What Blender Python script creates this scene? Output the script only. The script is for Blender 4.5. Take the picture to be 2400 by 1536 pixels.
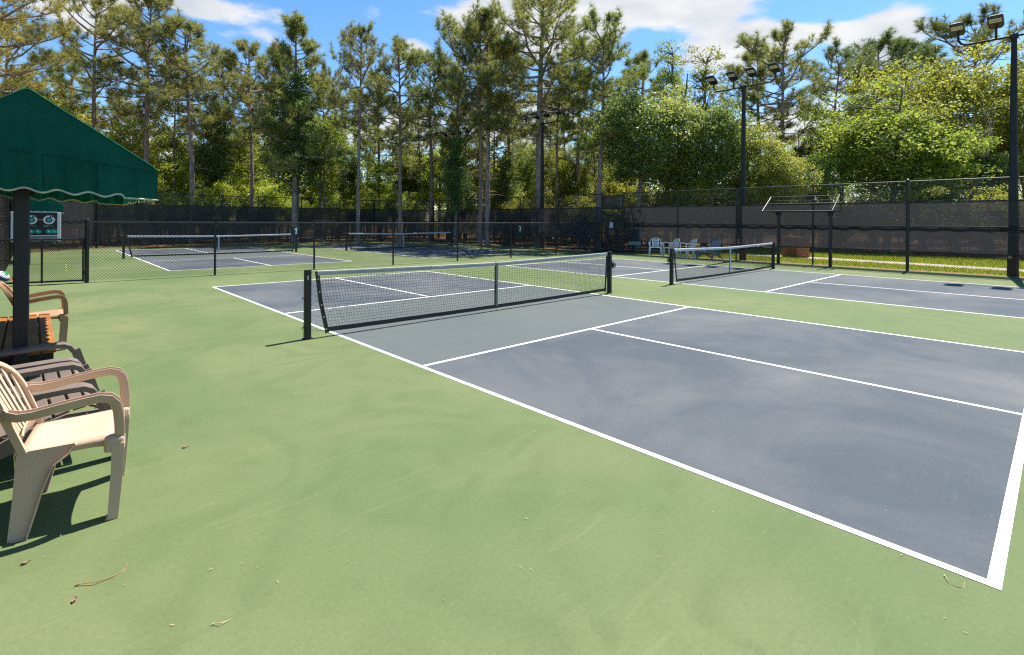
import bpy, math, random
import numpy as np
from mathutils import Vector, Matrix
R_ = math.radians
for o in list(bpy.data.objects): bpy.data.objects.remove(o, do_unlink=True)
SC = bpy.context.scene
COL = SC.collection

# ------------------------------------------------------------------ camera
# world: x along the nets, y along the courts, near left corner of the first court at the origin
CAM = Vector((-3.1642, -0.1787, 1.6179)); FPX = 1205.25; YAW = 0.7395; PITCH = 0.0003; ROLL = 0.0062
PX0, PY0 = 1172.4, 516.8
fwd = Vector((math.sin(YAW)*math.cos(PITCH), math.cos(YAW)*math.cos(PITCH), math.sin(PITCH)))
rgt0 = Vector((math.cos(YAW), -math.sin(YAW), 0)); up0 = rgt0.cross(fwd)
rgt = math.cos(ROLL)*rgt0 + math.sin(ROLL)*up0; upv = -math.sin(ROLL)*rgt0 + math.cos(ROLL)*up0
cd = bpy.data.cameras.new('camera'); cam = bpy.data.objects.new('camera', cd); COL.objects.link(cam)
cam.matrix_world = Matrix(((rgt.x, upv.x, -fwd.x, CAM.x), (rgt.y, upv.y, -fwd.y, CAM.y), (rgt.z, upv.z, -fwd.z, CAM.z), (0, 0, 0, 1)))
cd.sensor_width = 36; cd.lens = FPX/2400*36
cd.shift_x = (1200-PX0)/2400; cd.shift_y = (PY0-768)/2400
cd.clip_start = 0.05; cd.clip_end = 2000
SC.camera = cam

# ------------------------------------------------------------------ sun, sky, exposure
SUN_EL = 61.0; SUN_ROT = 84.5      # degrees; rotation clockwise from +y
SUN_STRENGTH = 4.4; SKY_STRENGTH = 0.092; EXPOSURE = 1.15
sl = bpy.data.lights.new('sun', 'SUN'); sl.energy = SUN_STRENGTH; sl.angle = R_(0.5); sl.color = (1.0, 0.95, 0.87)
so = bpy.data.objects.new('sun', sl); COL.objects.link(so)
sd = Vector((math.sin(R_(SUN_ROT))*math.cos(R_(SUN_EL)), math.cos(R_(SUN_ROT))*math.cos(R_(SUN_EL)), math.sin(R_(SUN_EL))))
so.rotation_euler = sd.to_track_quat('Z', 'Y').to_euler(); so.location = sd*60
SC.view_settings.view_transform = 'Standard'; SC.view_settings.look = 'None'
SC.view_settings.exposure = EXPOSURE; SC.view_settings.gamma = 1; SC.view_settings.use_curve_mapping = False
SC.cycles.max_bounces = 8; SC.cycles.diffuse_bounces = 4; SC.cycles.glossy_bounces = 2
SC.cycles.transmission_bounces = 4; SC.cycles.transparent_max_bounces = 12
SC.cycles.filter_width = 1.25; SC.cycles.use_denoising = False
SC.cycles.caustics_reflective = False; SC.cycles.caustics_refractive = False

def azel(px, row):
    a = YAW + math.atan((px-PX0)/FPX); e = math.atan((PY0-row)/FPX*math.cos(a-YAW)); return a, e

W = bpy.data.worlds.new('World'); SC.world = W; W.use_nodes = True
nt = W.node_tree; nt.nodes.clear(); N = nt.nodes.new; LK = nt.links.new
def mth(op, a, b=None, c=None, clamp=False):
    n = N('ShaderNodeMath'); n.operation = op; n.use_clamp = clamp
    for i, v in enumerate((a, b, c)):
        if v is None: continue
        if isinstance(v, (int, float)): n.inputs[i].default_value = v
        else: LK(v, n.inputs[i])
    return n.outputs[0]
sky = N('ShaderNodeTexSky'); sky.sky_type = 'NISHITA'; sky.sun_disc = False
sky.sun_elevation = R_(SUN_EL); sky.sun_rotation = R_(SUN_ROT); sky.air_density = 1.0; sky.dust_density = 0.2; sky.ozone_density = 3.0
hs = N('ShaderNodeHueSaturation'); hs.inputs['Saturation'].default_value = 1.22; LK(sky.outputs[0], hs.inputs['Color'])
bg = N('ShaderNodeBackground'); LK(hs.outputs[0], bg.inputs[0]); bg.inputs[1].default_value = SKY_STRENGTH
tc = N('ShaderNodeTexCoord'); sp = N('ShaderNodeSeparateXYZ'); LK(tc.outputs['Generated'], sp.inputs[0])
az = mth('ARCTAN2', sp.outputs[0], sp.outputs[1]); el = mth('ARCSINE', sp.outputs[2])
cb = N('ShaderNodeCombineXYZ'); LK(az, cb.inputs[0]); LK(mth('MULTIPLY', el, 2.4), cb.inputs[1])
nz = N('ShaderNodeTexNoise'); nz.inputs['Scale'].default_value = 4.2; nz.inputs['Detail'].default_value = 9; nz.inputs['Roughness'].default_value = 0.56
LK(cb.outputs[0], nz.inputs['Vector'])
bias = None
# cumulus banks in this afternoon's sky: direction and size of each (radians); the noise field goes on all round
for (px, row, rx, ry, amp) in ((1560, 10, .20, .040, .30), (1300, 60, .10, .045, .22), (1080, 45, .11, .040, .26), (960, 120, .055, .030, .26),
                               (1800, 85, .13, .032, .30), (2060, 85, .07, .030, .26), (430, 8, .10, .022, .27), (170, 12, .08, .035, .28), (880, 55, .035, .03, .12),
                               (520, 88, .035, .012, .07), (776, 52, .022, .012, .06),
                               (1150, 300, .25, .05, .20), (430, 330, .18, .05, .15), (1850, 300, .12, .06, .15)):
    a, e = azel(px, row)
    dx = mth('MULTIPLY', mth('SUBTRACT', az, a), 1/rx); dy = mth('MULTIPLY', mth('SUBTRACT', el, e), 1/ry)
    d2 = mth('ADD', mth('MULTIPLY', dx, dx), mth('MULTIPLY', dy, dy))
    g = mth('MULTIPLY', mth('POWER', 2.718, mth('MULTIPLY', d2, -1)), amp*1.35)
    bias = g if bias is None else mth('ADD', bias, g)
dens = mth('ADD', mth('SUBTRACT', nz.outputs['Fac'], 0.60), bias)
mask = N('ShaderNodeMapRange'); mask.interpolation_type = 'SMOOTHSTEP'; LK(dens, mask.inputs['Value'])
mask.inputs['From Min'].default_value = 0.0; mask.inputs['From Max'].default_value = 0.13; mask.inputs['To Max'].default_value = 0.96
n2 = N('ShaderNodeTexNoise'); n2.inputs['Scale'].default_value = 9; n2.inputs['Detail'].default_value = 6; LK(cb.outputs[0], n2.inputs['Vector'])
cr = N('ShaderNodeValToRGB'); LK(n2.outputs['Fac'], cr.inputs[0])
cr.color_ramp.elements[0].position = .3; cr.color_ramp.elements[0].color = (.60, .64, .70, 1)
cr.color_ramp.elements[1].position = .62; cr.color_ramp.elements[1].color = (.86, .86, .85, 1)
bc = N('ShaderNodeBackground'); LK(cr.outputs[0], bc.inputs[0]); bc.inputs[1].default_value = 0.50
mx = N('ShaderNodeMixShader'); LK(mask.outputs[0], mx.inputs[0]); LK(bg.outputs[0], mx.inputs[1]); LK(bc.outputs[0], mx.inputs[2])
wo = N('ShaderNodeOutputWorld'); LK(mx.outputs[0], wo.inputs[0])

# ------------------------------------------------------------------ helpers
rng = np.random.default_rng(7); random.seed(7)

class MB:
    """collects vertices and faces of one mesh"""
    def __init__(s): s.v = []; s.f = []
    def add(s, vs, fs):
        b = len(s.v); s.v += [tuple(p) for p in vs]; s.f += [tuple(i+b for i in f) for f in fs]; return s
    def box(s, c, size, M=None):
        x, y, z = (d/2 for d in size)
        vs = [Vector((i*x, j*y, k*z)) for k in (-1, 1) for j in (-1, 1) for i in (-1, 1)]
        if M is not None: vs = [M @ p for p in vs]
        c = Vector(c); vs = [p+c for p in vs]
        return s.add(vs, [(0, 2, 3, 1), (4, 5, 7, 6), (0, 1, 5, 4), (2, 6, 7, 3), (0, 4, 6, 2), (1, 3, 7, 5)])
    def bbox(s, a, b): return s.box([(p+q)/2 for p, q in zip(a, b)], [abs(q-p) for p, q in zip(a, b)])
    def tube(s, pts, rads, n=8, caps=True):
        pts = [Vector(p) for p in pts]
        if isinstance(rads, (int, float)): rads = [rads]*len(pts)
        vs = []; fs = []; prev = None
        for i, p in enumerate(pts):
            t = (pts[min(i+1, len(pts)-1)]-pts[max(i-1, 0)])
            t = t.normalized() if t.length > 1e-9 else Vector((0, 0, 1))
            if prev is None:
                a = Vector((0, 0, 1)) if abs(t.z) < .9 else Vector((1, 0, 0)); u = t.cross(a).normalized()
            else: u = (prev-t*prev.dot(t)).normalized()
            prev = u; w = t.cross(u)
            for k in range(n):
                an = 2*math.pi*k/n; vs.append(p+(u*math.cos(an)+w*math.sin(an))*rads[i])
        for i in range(len(pts)-1):
            for k in range(n): fs.append((i*n+k, i*n+(k+1) % n, (i+1)*n+(k+1) % n, (i+1)*n+k))
        if caps: fs.append(tuple(range(n-1, -1, -1))); fs.append(tuple((len(pts)-1)*n+k for k in range(n)))
        return s.add(vs, fs)
    def sweep(s, path, prof, side, scales=None, closed=True, caps=True):
        """profile (a along side, b along normal) swept along path; side: reference side vector"""
        path = [Vector(p) for p in path]; side = Vector(side); n = len(prof); vs = []; fs = []
        for i, p in enumerate(path):
            t = (path[min(i+1, len(path)-1)]-path[max(i-1, 0)]).normalized()
            u = (side-t*side.dot(t)).normalized(); w = u.cross(t)
            sc = scales[i] if scales else (1, 1)
            if isinstance(sc, (int, float)): sc = (sc, sc)
            for a, b in prof: vs.append(p+u*a*sc[0]+w*b*sc[1])
        m = n if closed else n-1
        for i in range(len(path)-1):
            for k in range(m): fs.append((i*n+k, i*n+(k+1) % n, (i+1)*n+(k+1) % n, (i+1)*n+k))
        if closed and caps: fs.append(tuple(range(n-1, -1, -1))); fs.append(tuple((len(path)-1)*n+k for k in range(n)))
        return s.add(vs, fs)
    def plate(s, poly, M, th):
        """polygon (a,b) extruded by th, placed by matrix M (local a,b,depth)"""
        n = len(poly)
        vs = [M @ Vector((a, b, -th/2)) for a, b in poly]+[M @ Vector((a, b, th/2)) for a, b in poly]
        fs = [tuple(range(n-1, -1, -1)), tuple(range(n, 2*n))]+[(i, (i+1) % n, n+(i+1) % n, n+i) for i in range(n)]
        return s.add(vs, fs)
    def mesh(s, name, smooth=False):
        me = bpy.data.meshes.new(name); me.from_pydata(s.v, [], s.f); me.update()
        if smooth:
            me.polygons.foreach_set('use_smooth', [True]*len(me.polygons)); me.set_sharp_from_angle(angle=R_(42))
        return me

def obj(name, me, m=None, parent=None, smooth=False, loc=None, bevel=0):
    if isinstance(me, MB): me = me.mesh(name, smooth)
    o = bpy.data.objects.new(name, me); COL.objects.link(o)
    if m is not None and len(me.materials) == 0: me.materials.append(MAT[m] if isinstance(m, str) else m)
    if parent is not None: o.parent = parent
    if loc is not None: o.location = loc
    if bevel:
        b = o.modifiers.new('bevel', 'BEVEL'); b.width = bevel; b.segments = 2; b.limit_method = 'ANGLE'
    return o
def tag(o, label=None, cat=None, group=None, kind=None):
    if label: o['label'] = label
    if cat: o['category'] = cat
    if group: o['group'] = group
    if kind: o['kind'] = kind
    return o
def thing(name, label, cat, loc=(0, 0, 0), rotz=0, group=None):
    o = bpy.data.objects.new(name, None); COL.objects.link(o); o.location = loc; o.rotation_euler = (0, 0, rotz); o.empty_display_size = .2
    return tag(o, label, cat, group)
def struct(name, me, m=None, smooth=False): return tag(obj(name, me, m, smooth=smooth), kind='structure')
def kids(o): return [c for c in bpy.data.objects if c.parent == o]
def dup(root, loc, rotz, label=None, scale=None):
    r = root.copy(); COL.objects.link(r); r.location = loc; r.rotation_euler = (0, 0, rotz)
    if label: r['label'] = label
    if scale: r.scale = (scale,)*3
    for ch in kids(root):
        c = ch.copy(); COL.objects.link(c); c.parent = r
        for g_ in kids(ch):
            d = g_.copy(); COL.objects.link(d); d.parent = c
    return r
def ground_at(px, depth):
    """point on the ground in the direction of a photo column at a given depth in metres"""
    p = CAM+fwd*depth+rgt0*((px-PX0)/FPX*depth); return Vector((p.x, p.y, 0))
def arc(c, r, a0, a1, n, plane='xz'):
    out = []
    for i in range(n+1):
        a = R_(a0+(a1-a0)*i/n); u, v = r*math.cos(a), r*math.sin(a)
        out.append(Vector((c[0]+u, c[1], c[2]+v)) if plane == 'xz' else Vector((c[0]+u, c[1]+v, c[2])))
    return out

# ------------------------------------------------------------------ materials
MAT = {}
class MT:
    def __init__(s, name):
        s.m = bpy.data.materials.new(name); s.m.use_nodes = True; s.t = s.m.node_tree; s.t.nodes.clear(); MAT[name] = s.m
        s.out = s.n('ShaderNodeOutputMaterial'); s._tc = None
    def n(s, k, **kw):
        a = s.t.nodes.new(k)
        for q, v in kw.items(): setattr(a, q, v)
        return a
    def l(s, a, b): s.t.links.new(a, b)
    def coord(s, scale=None, kind='Object'):
        if s._tc is None: s._tc = s.n('ShaderNodeTexCoord')
        if scale is None: return s._tc.outputs[kind]
        mp = s.n('ShaderNodeMapping'); s.l(s._tc.outputs[kind], mp.inputs[0]); mp.inputs['Scale'].default_value = scale; return mp.outputs[0]
    def noise(s, scale, detail=3, rough=.5, dist=0, vec=None):
        a = s.n('ShaderNodeTexNoise'); a.inputs['Scale'].default_value = scale; a.inputs['Detail'].default_value = detail
        a.inputs['Roughness'].default_value = rough; a.inputs['Distortion'].default_value = dist
        s.l(vec if vec is not None else s.coord(), a.inputs['Vector']); return a.outputs['Fac']
    def ramp(s, fac, stops):
        a = s.n('ShaderNodeValToRGB'); e = a.color_ramp.elements
        while len(e) < len(stops): e.new(.5)
        for i, (p, c) in enumerate(stops):
            e[i].position = p; e[i].color = (c, c, c, 1) if isinstance(c, (int, float)) else (*c, 1)
        s.l(fac, a.inputs[0]); return a.outputs[0]
    def mix(s, fac, a, b, mode='MIX'):
        m = s.n('ShaderNodeMix'); m.data_type = 'RGBA'; m.blend_type = mode
        for k, v in ((0, fac), (6, a), (7, b)):
            if isinstance(v, (int, float)): m.inputs[k].default_value = v if k == 0 else (v, v, v, 1)
            elif isinstance(v, tuple): m.inputs[k].default_value = (*v, 1)
            else: s.l(v, m.inputs[k])
        return m.outputs[2]
    def bsdf(s, col, rough=.6, spec=.3, metal=0, bump=None, bstr=.2, bdist=.01):
        b = s.n('ShaderNodeBsdfPrincipled')
        if isinstance(col, tuple): b.inputs['Base Color'].default_value = (*col, 1)
        else: s.l(col, b.inputs['Base Color'])
        if isinstance(rough, (int, float)): b.inputs['Roughness'].default_value = rough
        else: s.l(rough, b.inputs['Roughness'])
        b.inputs['Specular IOR Level'].default_value = spec; b.inputs['Metallic'].default_value = metal
        if bump is not None:
            q = s.n('ShaderNodeBump'); q.inputs['Strength'].default_value = bstr; q.inputs['Distance'].default_value = bdist
            s.l(bump, q.inputs['Height']); s.l(q.outputs[0], b.inputs['Normal'])
        return b.outputs[0]
    def done(s, sh): s.l(sh, s.out.inputs[0]); return s.m

def simple(name, col, rough=.5, spec=.3, var=.15, scale=12, bstr=.15, metal=0, bscale=80):
    t = MT(name); n_ = t.noise(scale, 4, .6); hi = tuple(min(1, c*(1+var)) for c in col); lo = tuple(c*(1-var) for c in col)
    c = t.ramp(n_, [(.3, lo), (.7, hi)])
    return t.done(t.bsdf(c, rough, spec, metal, t.noise(bscale, 3), bstr, .002))

def court_mat(name, base, light, dark, dust=None, dust_amt=.4, arcs=.5):
    t = MT(name)
    big = t.noise(.33, 5, .55, .6); mid = t.noise(1.6, 5, .6, 1.2); fine = t.noise(42, 4, .7); grain = t.noise(330, 2, .6)
    c = t.mix(t.ramp(big, [(.40, 0.0), (.70, 1.0)]), base, light)
    # soft squeegee arcs left in the acrylic
    wv = t.n('ShaderNodeTexWave'); wv.wave_type = 'RINGS'; wv.rings_direction = 'SPHERICAL'
    vv = t.n('ShaderNodeVectorMath'); vv.operation = 'FRACTION'; sc = t.n('ShaderNodeVectorMath'); sc.operation = 'MULTIPLY'; sc.inputs[1].default_value = (.29, .23, 0)
    t.l(t.coord(), sc.inputs[0])
    wa = t.n('ShaderNodeTexNoise'); wa.inputs['Scale'].default_value = .5; t.l(t.coord(), wa.inputs['Vector'])
    ad = t.n('ShaderNodeVectorMath'); ad.operation = 'ADD'; t.l(sc.outputs[0], ad.inputs[0]); t.l(wa.outputs['Color'], ad.inputs[1])
    t.l(ad.outputs[0], vv.inputs[0]); sb = t.n('ShaderNodeVectorMath'); sb.operation = 'SUBTRACT'; sb.inputs[1].default_value = (.5, .5, 0); t.l(vv.outputs[0], sb.inputs[0])
    t.l(sb.outputs[0], wv.inputs['Vector']); wv.inputs['Scale'].default_value = 3.1; wv.inputs['Distortion'].default_value = 2.2; wv.inputs['Detail'].default_value = 3; wv.inputs['Detail Scale'].default_value = 2.0
    am = t.mix(1.0, t.ramp(wv.outputs['Fac'], [(.25, 0.0), (1.0, 1.0)]), t.ramp(mid, [(.36, 0.0), (.62, 1.0)]), 'MULTIPLY')
    c = t.mix(t.mix(1.0, am, arcs, 'MULTIPLY'), c, dark)
    c = t.mix(t.ramp(t.noise(.75, 6, .6, .8), [(.58, 0.0), (.78, .32)]), c, dark)
    if dust:
        st = t.noise(.42, 6, .6, .5); c = t.mix(t.ramp(st, [(.40, 0.0), (.70, dust_amt)]), c, dust)
        sk = t.noise(1.3, 7, .68, .7); c = t.mix(t.ramp(sk, [(.55, 0.0), (.80, dust_amt*.55)]), c, dust)
    c = t.mix(1.0, c, t.ramp(fine, [(.25, .88), (.75, 1.10)]), 'MULTIPLY')
    c = t.mix(1.0, c, t.ramp(grain, [(.25, .78), (.75, 1.18)]), 'MULTIPLY')
    for rot_ in (.5, 2.0):      # fine scuffs and drag marks
        mp_ = t.n('ShaderNodeMapping'); t.l(t.coord(), mp_.inputs[0]); mp_.inputs['Rotation'].default_value = (0, 0, rot_); mp_.inputs['Scale'].default_value = (.9, 11, 1)
        sc_ = t.noise(1.1, 5, .7, 1.0, mp_.outputs[0]); c = t.mix(t.ramp(sc_, [(.60, 0.0), (.74, .22)]), c, tuple(min(1, v*1.35) for v in light)); c = t.mix(t.ramp(sc_, [(.26, .28), (.40, 0.0)]), c, dark)
    sp_ = t.noise(95, 1, .5); c = t.mix(t.ramp(sp_, [(.73, 0.0), (.78, .5)]), c, tuple(min(1, v*1.9) for v in light))
    b = t.mix(.5, grain, fine)
    t.done(t.bsdf(c, t.ramp(big, [(.3, .72), (.7, .88)]), .16, 0, b, .4, .004))
court_mat('green_acrylic', (.108, .150, .059), (.166, .187, .083), (.080, .117, .043), None, 0, .36)
court_mat('blue_acrylic', (.063, .078, .092), (.084, .098, .108), (.048, .062, .078), (.205, .195, .184), .52, .25)
court_mat('kitchen_acrylic', (.092, .111, .110), (.108, .124, .119), (.076, .094, .098), (.15, .148, .134), .35, .3)
t = MT('line_paint'); c = t.mix(t.ramp(t.noise(6, 6, .65), [(.58, 0.0), (.75, .35)]), (.82, .81, .78), (.55, .54, .5))
t.done(t.bsdf(c, .6, .3, 0, t.noise(300, 2), .3, .003))

t = MT('forest_floor'); c = t.ramp(t.noise(.8, 7, .65), [(.3, (.045, .04, .02)), (.5, (.13, .075, .035)), (.62, (.20, .10, .045)), (.75, (.07, .085, .025))])
t.done(t.bsdf(c, .9, .1, 0, t.noise(9, 6, .7), .8, .08))
t = MT('lawn'); c = t.ramp(t.noise(1.4, 7, .7), [(.3, (.14, .19, .02)), (.55, (.22, .27, .03)), (.75, (.30, .29, .06))])
t.done(t.bsdf(c, .9, .1, 0, t.noise(30, 5, .7), .8, .04))
t = MT('pine_straw'); c = t.ramp(t.noise(7, 7, .7, .5), [(.3, (.12, .065, .03)), (.55, (.28, .15, .075)), (.75, (.36, .24, .14))])
t.done(t.bsdf(c, .9, .1, 0, t.noise(40, 5, .7), .9, .03))
t = MT('concrete_path'); c = t.ramp(t.noise(1.2, 7, .65), [(.3, (.30, .24, .20)), (.7, (.46, .39, .33))]); t.done(t.bsdf(c, .85, .2, 0, t.noise(60, 4), .3, .01))

simple('black_steel', (.012, .013, .015), .42, .5, .3, 6, .25)
simple('black_wire', (.022, .022, .022), .35, .5, .2, 3, .1)
simple('galvanised', (.33, .34, .35), .38, .5, .2, 9, .2, .7)
t = MT('net_post_paint'); c = t.mix(t.ramp(t.noise(5, 6, .7), [(.6, 0.0), (.75, .6)]), (.018, .016, .014), (.09, .055, .03)); t.done(t.bsdf(c, .5, .4, 0, t.noise(40, 4), .4, .004))
simple('net_cord', (.012, .012, .013), .7, .2, .2, 20, .1)
simple('vinyl_band', (.016, .017, .02), .45, .4, .25, 5, .3)
t = MT('net_tape'); c = t.mix(t.ramp(t.noise(3, 6, .7), [(.45, 0.0), (.75, .8)]), (.42, .42, .38), (.24, .25, .23)); t.done(t.bsdf(c, .7, .2, 0, t.noise(26, 4, .6), .7, .012))
t = MT('net_tape_clean'); c = t.mix(t.ramp(t.noise(3, 6, .7), [(.5, 0.0), (.8, .5)]), (.60, .62, .62), (.40, .42, .42)); t.done(t.bsdf(c, .7, .2, 0, t.noise(26, 4, .6), .5, .01))
t = MT('strap'); c = t.ramp(t.noise(6, 5, .7), [(.3, (.15, .15, .10)), (.7, (.27, .27, .20))]); t.done(t.bsdf(c, .8, .2, 0, t.noise(120, 2), .5, .004))
simple('strap_white', (.66, .68, .68), .8, .2, .12, 8)
simple('brass', (.55, .45, .25), .35, .5, .1, 9, .1, .8)

t = MT('windscreen')     # woven black mesh: some light passes straight through, some glows through the yarn
w1 = t.noise(.9, 5, .6); wv = t.noise(140, 2, .5)
d = t.bsdf(t.ramp(w1, [(.3, (.062, .062, .065)), (.7, (.105, .102, .104))]), .8, .2)
tr = t.n('ShaderNodeBsdfTranslucent'); tr.inputs[0].default_value = (.056, .053, .058, 1)
m1 = t.n('ShaderNodeMixShader'); m1.inputs[0].default_value = .45; t.l(d, m1.inputs[1]); t.l(tr.outputs[0], m1.inputs[2])
tp = t.n('ShaderNodeBsdfTransparent'); m2 = t.n('ShaderNodeMixShader'); t.l(t.ramp(wv, [(.35, .06), (.65, .26)]), m2.inputs[0]); t.l(m1.outputs[0], m2.inputs[1]); t.l(tp.outputs[0], m2.inputs[2])
t.done(m2.outputs[0])
t = MT('grey_screen'); d = t.bsdf(t.ramp(t.noise(1.2, 5, .6), [(.3, (.10, .10, .105)), (.7, (.15, .15, .155))]), .8, .2); t.done(d)
simple('screen_hem', (.012, .012, .014), .8, .2, .2, 10)

t = MT('canopy_canvas'); fine = t.noise(420, 2, .5); c = t.ramp(t.noise(2.2, 5, .6), [(.3, (.004, .115, .070)), (.7, (.008, .165, .105))])
c = t.mix(1.0, c, t.ramp(fine, [(.3, .82), (.7, 1.15)]), 'MULTIPLY')
d = t.bsdf(c, .75, .25, 0, t.mix(.2, t.noise(1, 5, .55, 1.2, t.coord((3.2, 3.2, 7))), fine), .7, .05)
tr = t.n('ShaderNodeBsdfTranslucent'); tr.inputs[0].default_value = (.006, .11, .07, 1)
m1 = t.n('ShaderNodeMixShader'); m1.inputs[0].default_value = .28; t.l(d, m1.inputs[1]); t.l(tr.outputs[0], m1.inputs[2]); t.done(m1.outputs[0])
simple('canopy_trim', (.55, .55, .42), .8, .2, .15, 30)

def plastic(name, col, var=.1, stain=.15):
    t = MT(name); lo = tuple(c*(1-stain) for c in col)
    c = t.mix(t.ramp(t.noise(3.5, 6, .65), [(.45, 0.0), (.8, 1.0)]), col, lo); t.done(t.bsdf(c, .5, .35, 0, t.noise(160, 3), .12, .002))
plastic('beige_resin', (.56, .41, .295)); plastic('taupe_resin', (.185, .147, .124), .1, .25); plastic('beige_resin_shaded', (.40, .25, .155)); plastic('white_resin', (.86, .83, .78)); plastic('grey_resin', (.24, .22, .21))  # the second armchair's beige has shade put into its colour
def wood(name, a, b, sc=(30, 2.2, 30)):
    t = MT(name); v = t.coord(sc); c = t.ramp(t.noise(1, 6, .65, .7, v), [(.3, a), (.7, b)])
    c = t.mix(1.0, c, t.ramp(t.noise(2, 3), [(.3, .8), (.7, 1.15)]), 'MULTIPLY'); t.done(t.bsdf(c, .65, .25, 0, t.noise(1, 6, .6, .5, v), .25, .004))
wood('bench_wood', (.24, .095, .026), (.36, .15, .042)); wood('crate_wood', (.22, .085, .03), (.36, .15, .055), (2.2, 30, 30)); wood('old_wood', (.14, .07, .05), (.22, .11, .08))
simple('sign_green', (.012, .03, .02), .5, .3, .1); simple('sign_white', (.75, .78, .72), .5, .3, .05); simple('panel_blue', (.35, .48, .55), .6, .3, .08)
simple('board_black', (.012, .013, .015), .45, .4, .1); simple('board_white', (.72, .72, .74), .5, .3, .06); simple('logo_teal', (.02, .48, .42), .5, .3, .05)
simple('board_louvre', (.22, .22, .25), .5, .3, .1)
simple('lamp_housing', (.022, .020, .022), .4, .5, .2); simple('lamp_lens', (.62, .60, .50), .25, .5, .08)
t = MT('pole_paint'); c = t.mix(t.ramp(t.noise(14, 5, .7), [(.5, 0.0), (.7, .5)]), (.012, .013, .017), (.04, .04, .045)); t.done(t.bsdf(c, .6, .4, 0, t.noise(60, 4), .5, .006))
simple('pole_rust', (.075, .045, .03), .8, .2, .4, 12, .4); simple('label_plate', (.5, .48, .42), .5, .3, .2, 60)
simple('ball_yellow', (.62, .70, .02), .6, .3, .1); simple('ball_red', (.6, .03, .04), .4, .4, .05); simple('ball_white', (.8, .8, .8), .4, .4, .05); simple('ball_blue', (.03, .05, .30), .4, .4, .05); simple('ball_green', (.03, .25, .12), .4, .4, .05)
simple('cone_orange', (.75, .17, .03), .5, .3, .1); simple('towel', (.55, .60, .70), .95, .1, .35, 14, .5); simple('paper', (.5, .55, .6), .8, .2, .1)
simple('twig', (.34, .19, .08), .8, .2, .3, 40); simple('dead_leaf', (.26, .15, .10), .8, .2, .3, 40); simple('needle_dry', (.52, .42, .24), .8, .2, .3, 40)

t = MT('pine_bark'); v = t.coord((5, 5, 1.3)); c = t.ramp(t.noise(1.6, 6, .7, .4, v), [(.28, (.09, .066, .055)), (.5, (.28, .215, .18)), (.72, (.46, .38, .335))])
t.done(t.bsdf(c, .9, .15, 0, t.noise(1.6, 6, .7, .4, v), 1.0, .06))
t = MT('grey_bark'); v = t.coord((6, 6, 1.6)); c = t.ramp(t.noise(1.6, 6, .7, .4, v), [(.28, (.07, .06, .05)), (.72, (.28, .245, .21))]); t.done(t.bsdf(c, .9, .15, 0, t.noise(1.6, 6, .7, .4, v), .9, .04))
simple('pale_branch', (.42, .36, .29), .8, .2, .25, 8)

def leaf_mat(name, dark, mid, light, trans, tf=.4, rough=.45, spec=.35):
    t = MT(name); at = t.n('ShaderNodeAttribute'); at.attribute_name = 'var'
    c = t.ramp(at.outputs['Fac'], [(0, dark), (.5, mid), (1, light)])
    oi = t.n('ShaderNodeObjectInfo'); c = t.mix(1.0, c, oi.outputs['Color'], 'MULTIPLY')
    d = t.bsdf(c, rough, spec)
    tr = t.n('ShaderNodeBsdfTranslucent'); t.l(t.mix(1.0, t.mix(.5, c, trans), oi.outputs['Color'], 'MULTIPLY'), tr.inputs[0])
    m = t.n('ShaderNodeMixShader'); m.inputs[0].default_value = tf; t.l(d, m.inputs[1]); t.l(tr.outputs[0], m.inputs[2]); t.done(m.outputs[0])
leaf_mat('pine_needles', (.065, .082, .028), (.165, .182, .055), (.36, .33, .13), (.38, .38, .10), .44, .5, .3)
leaf_mat('glossy_leaf', (.045, .072, .026), (.120, .165, .052), (.27, .28, .12), (.32, .38, .09), .44, .46, .3)
leaf_mat('bright_leaf', (.080, .112, .022), (.205, .25, .045), (.40, .41, .085), (.52, .55, .085), .5, .5, .22)
leaf_mat('dry_leaf', (.075, .060, .028), (.18, .15, .065), (.34, .28, .15), (.30, .25, .09), .4, .5, .4)
leaf_mat('grass_blade', (.16, .20, .015), (.27, .31, .025), (.42, .40, .06), (.42, .48, .03), .4, .6, .2)

# ------------------------------------------------------------------ ground, courts
def sheet(x0, y0, x1, y1, z, nx=1, ny=1):
    m = MB(); xs = np.linspace(x0, x1, nx+1); ys = np.linspace(y0, y1, ny+1)
    m.v = [(x, y, z) for y in ys for x in xs]
    m.f = [(j*(nx+1)+i, j*(nx+1)+i+1, (j+1)*(nx+1)+i+1, (j+1)*(nx+1)+i) for j in range(ny) for i in range(nx)]
    return m
FX = 18.9; FWX = -3.75; FNY = 34.5; FSY = -7.0; CH = 3.15     # fence lines, chamfered far corners
struct('ground', sheet(-400, -400, 500, 500, -0.05), 'forest_floor')
apron = MB(); P = [(FWX-.1, FSY), (FX+.10, FSY), (FX+.10, FNY-CH), (FX+.10-CH, FNY+.1), (FWX-.1+CH, FNY+.1), (FWX-.1, FNY-CH)]
n_ = len(P); apron.add([(x, y, 0) for x, y in P]+[(x, y, -.06) for x, y in P], [tuple(range(n_))]+[(i, n_+i, n_+(i+1) % n_, (i+1) % n_) for i in range(n_)])
struct('court_apron', apron, 'green_acrylic')
CW, CL, LW, NVZ = 6.096, 13.411, .0508, 2.134
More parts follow.
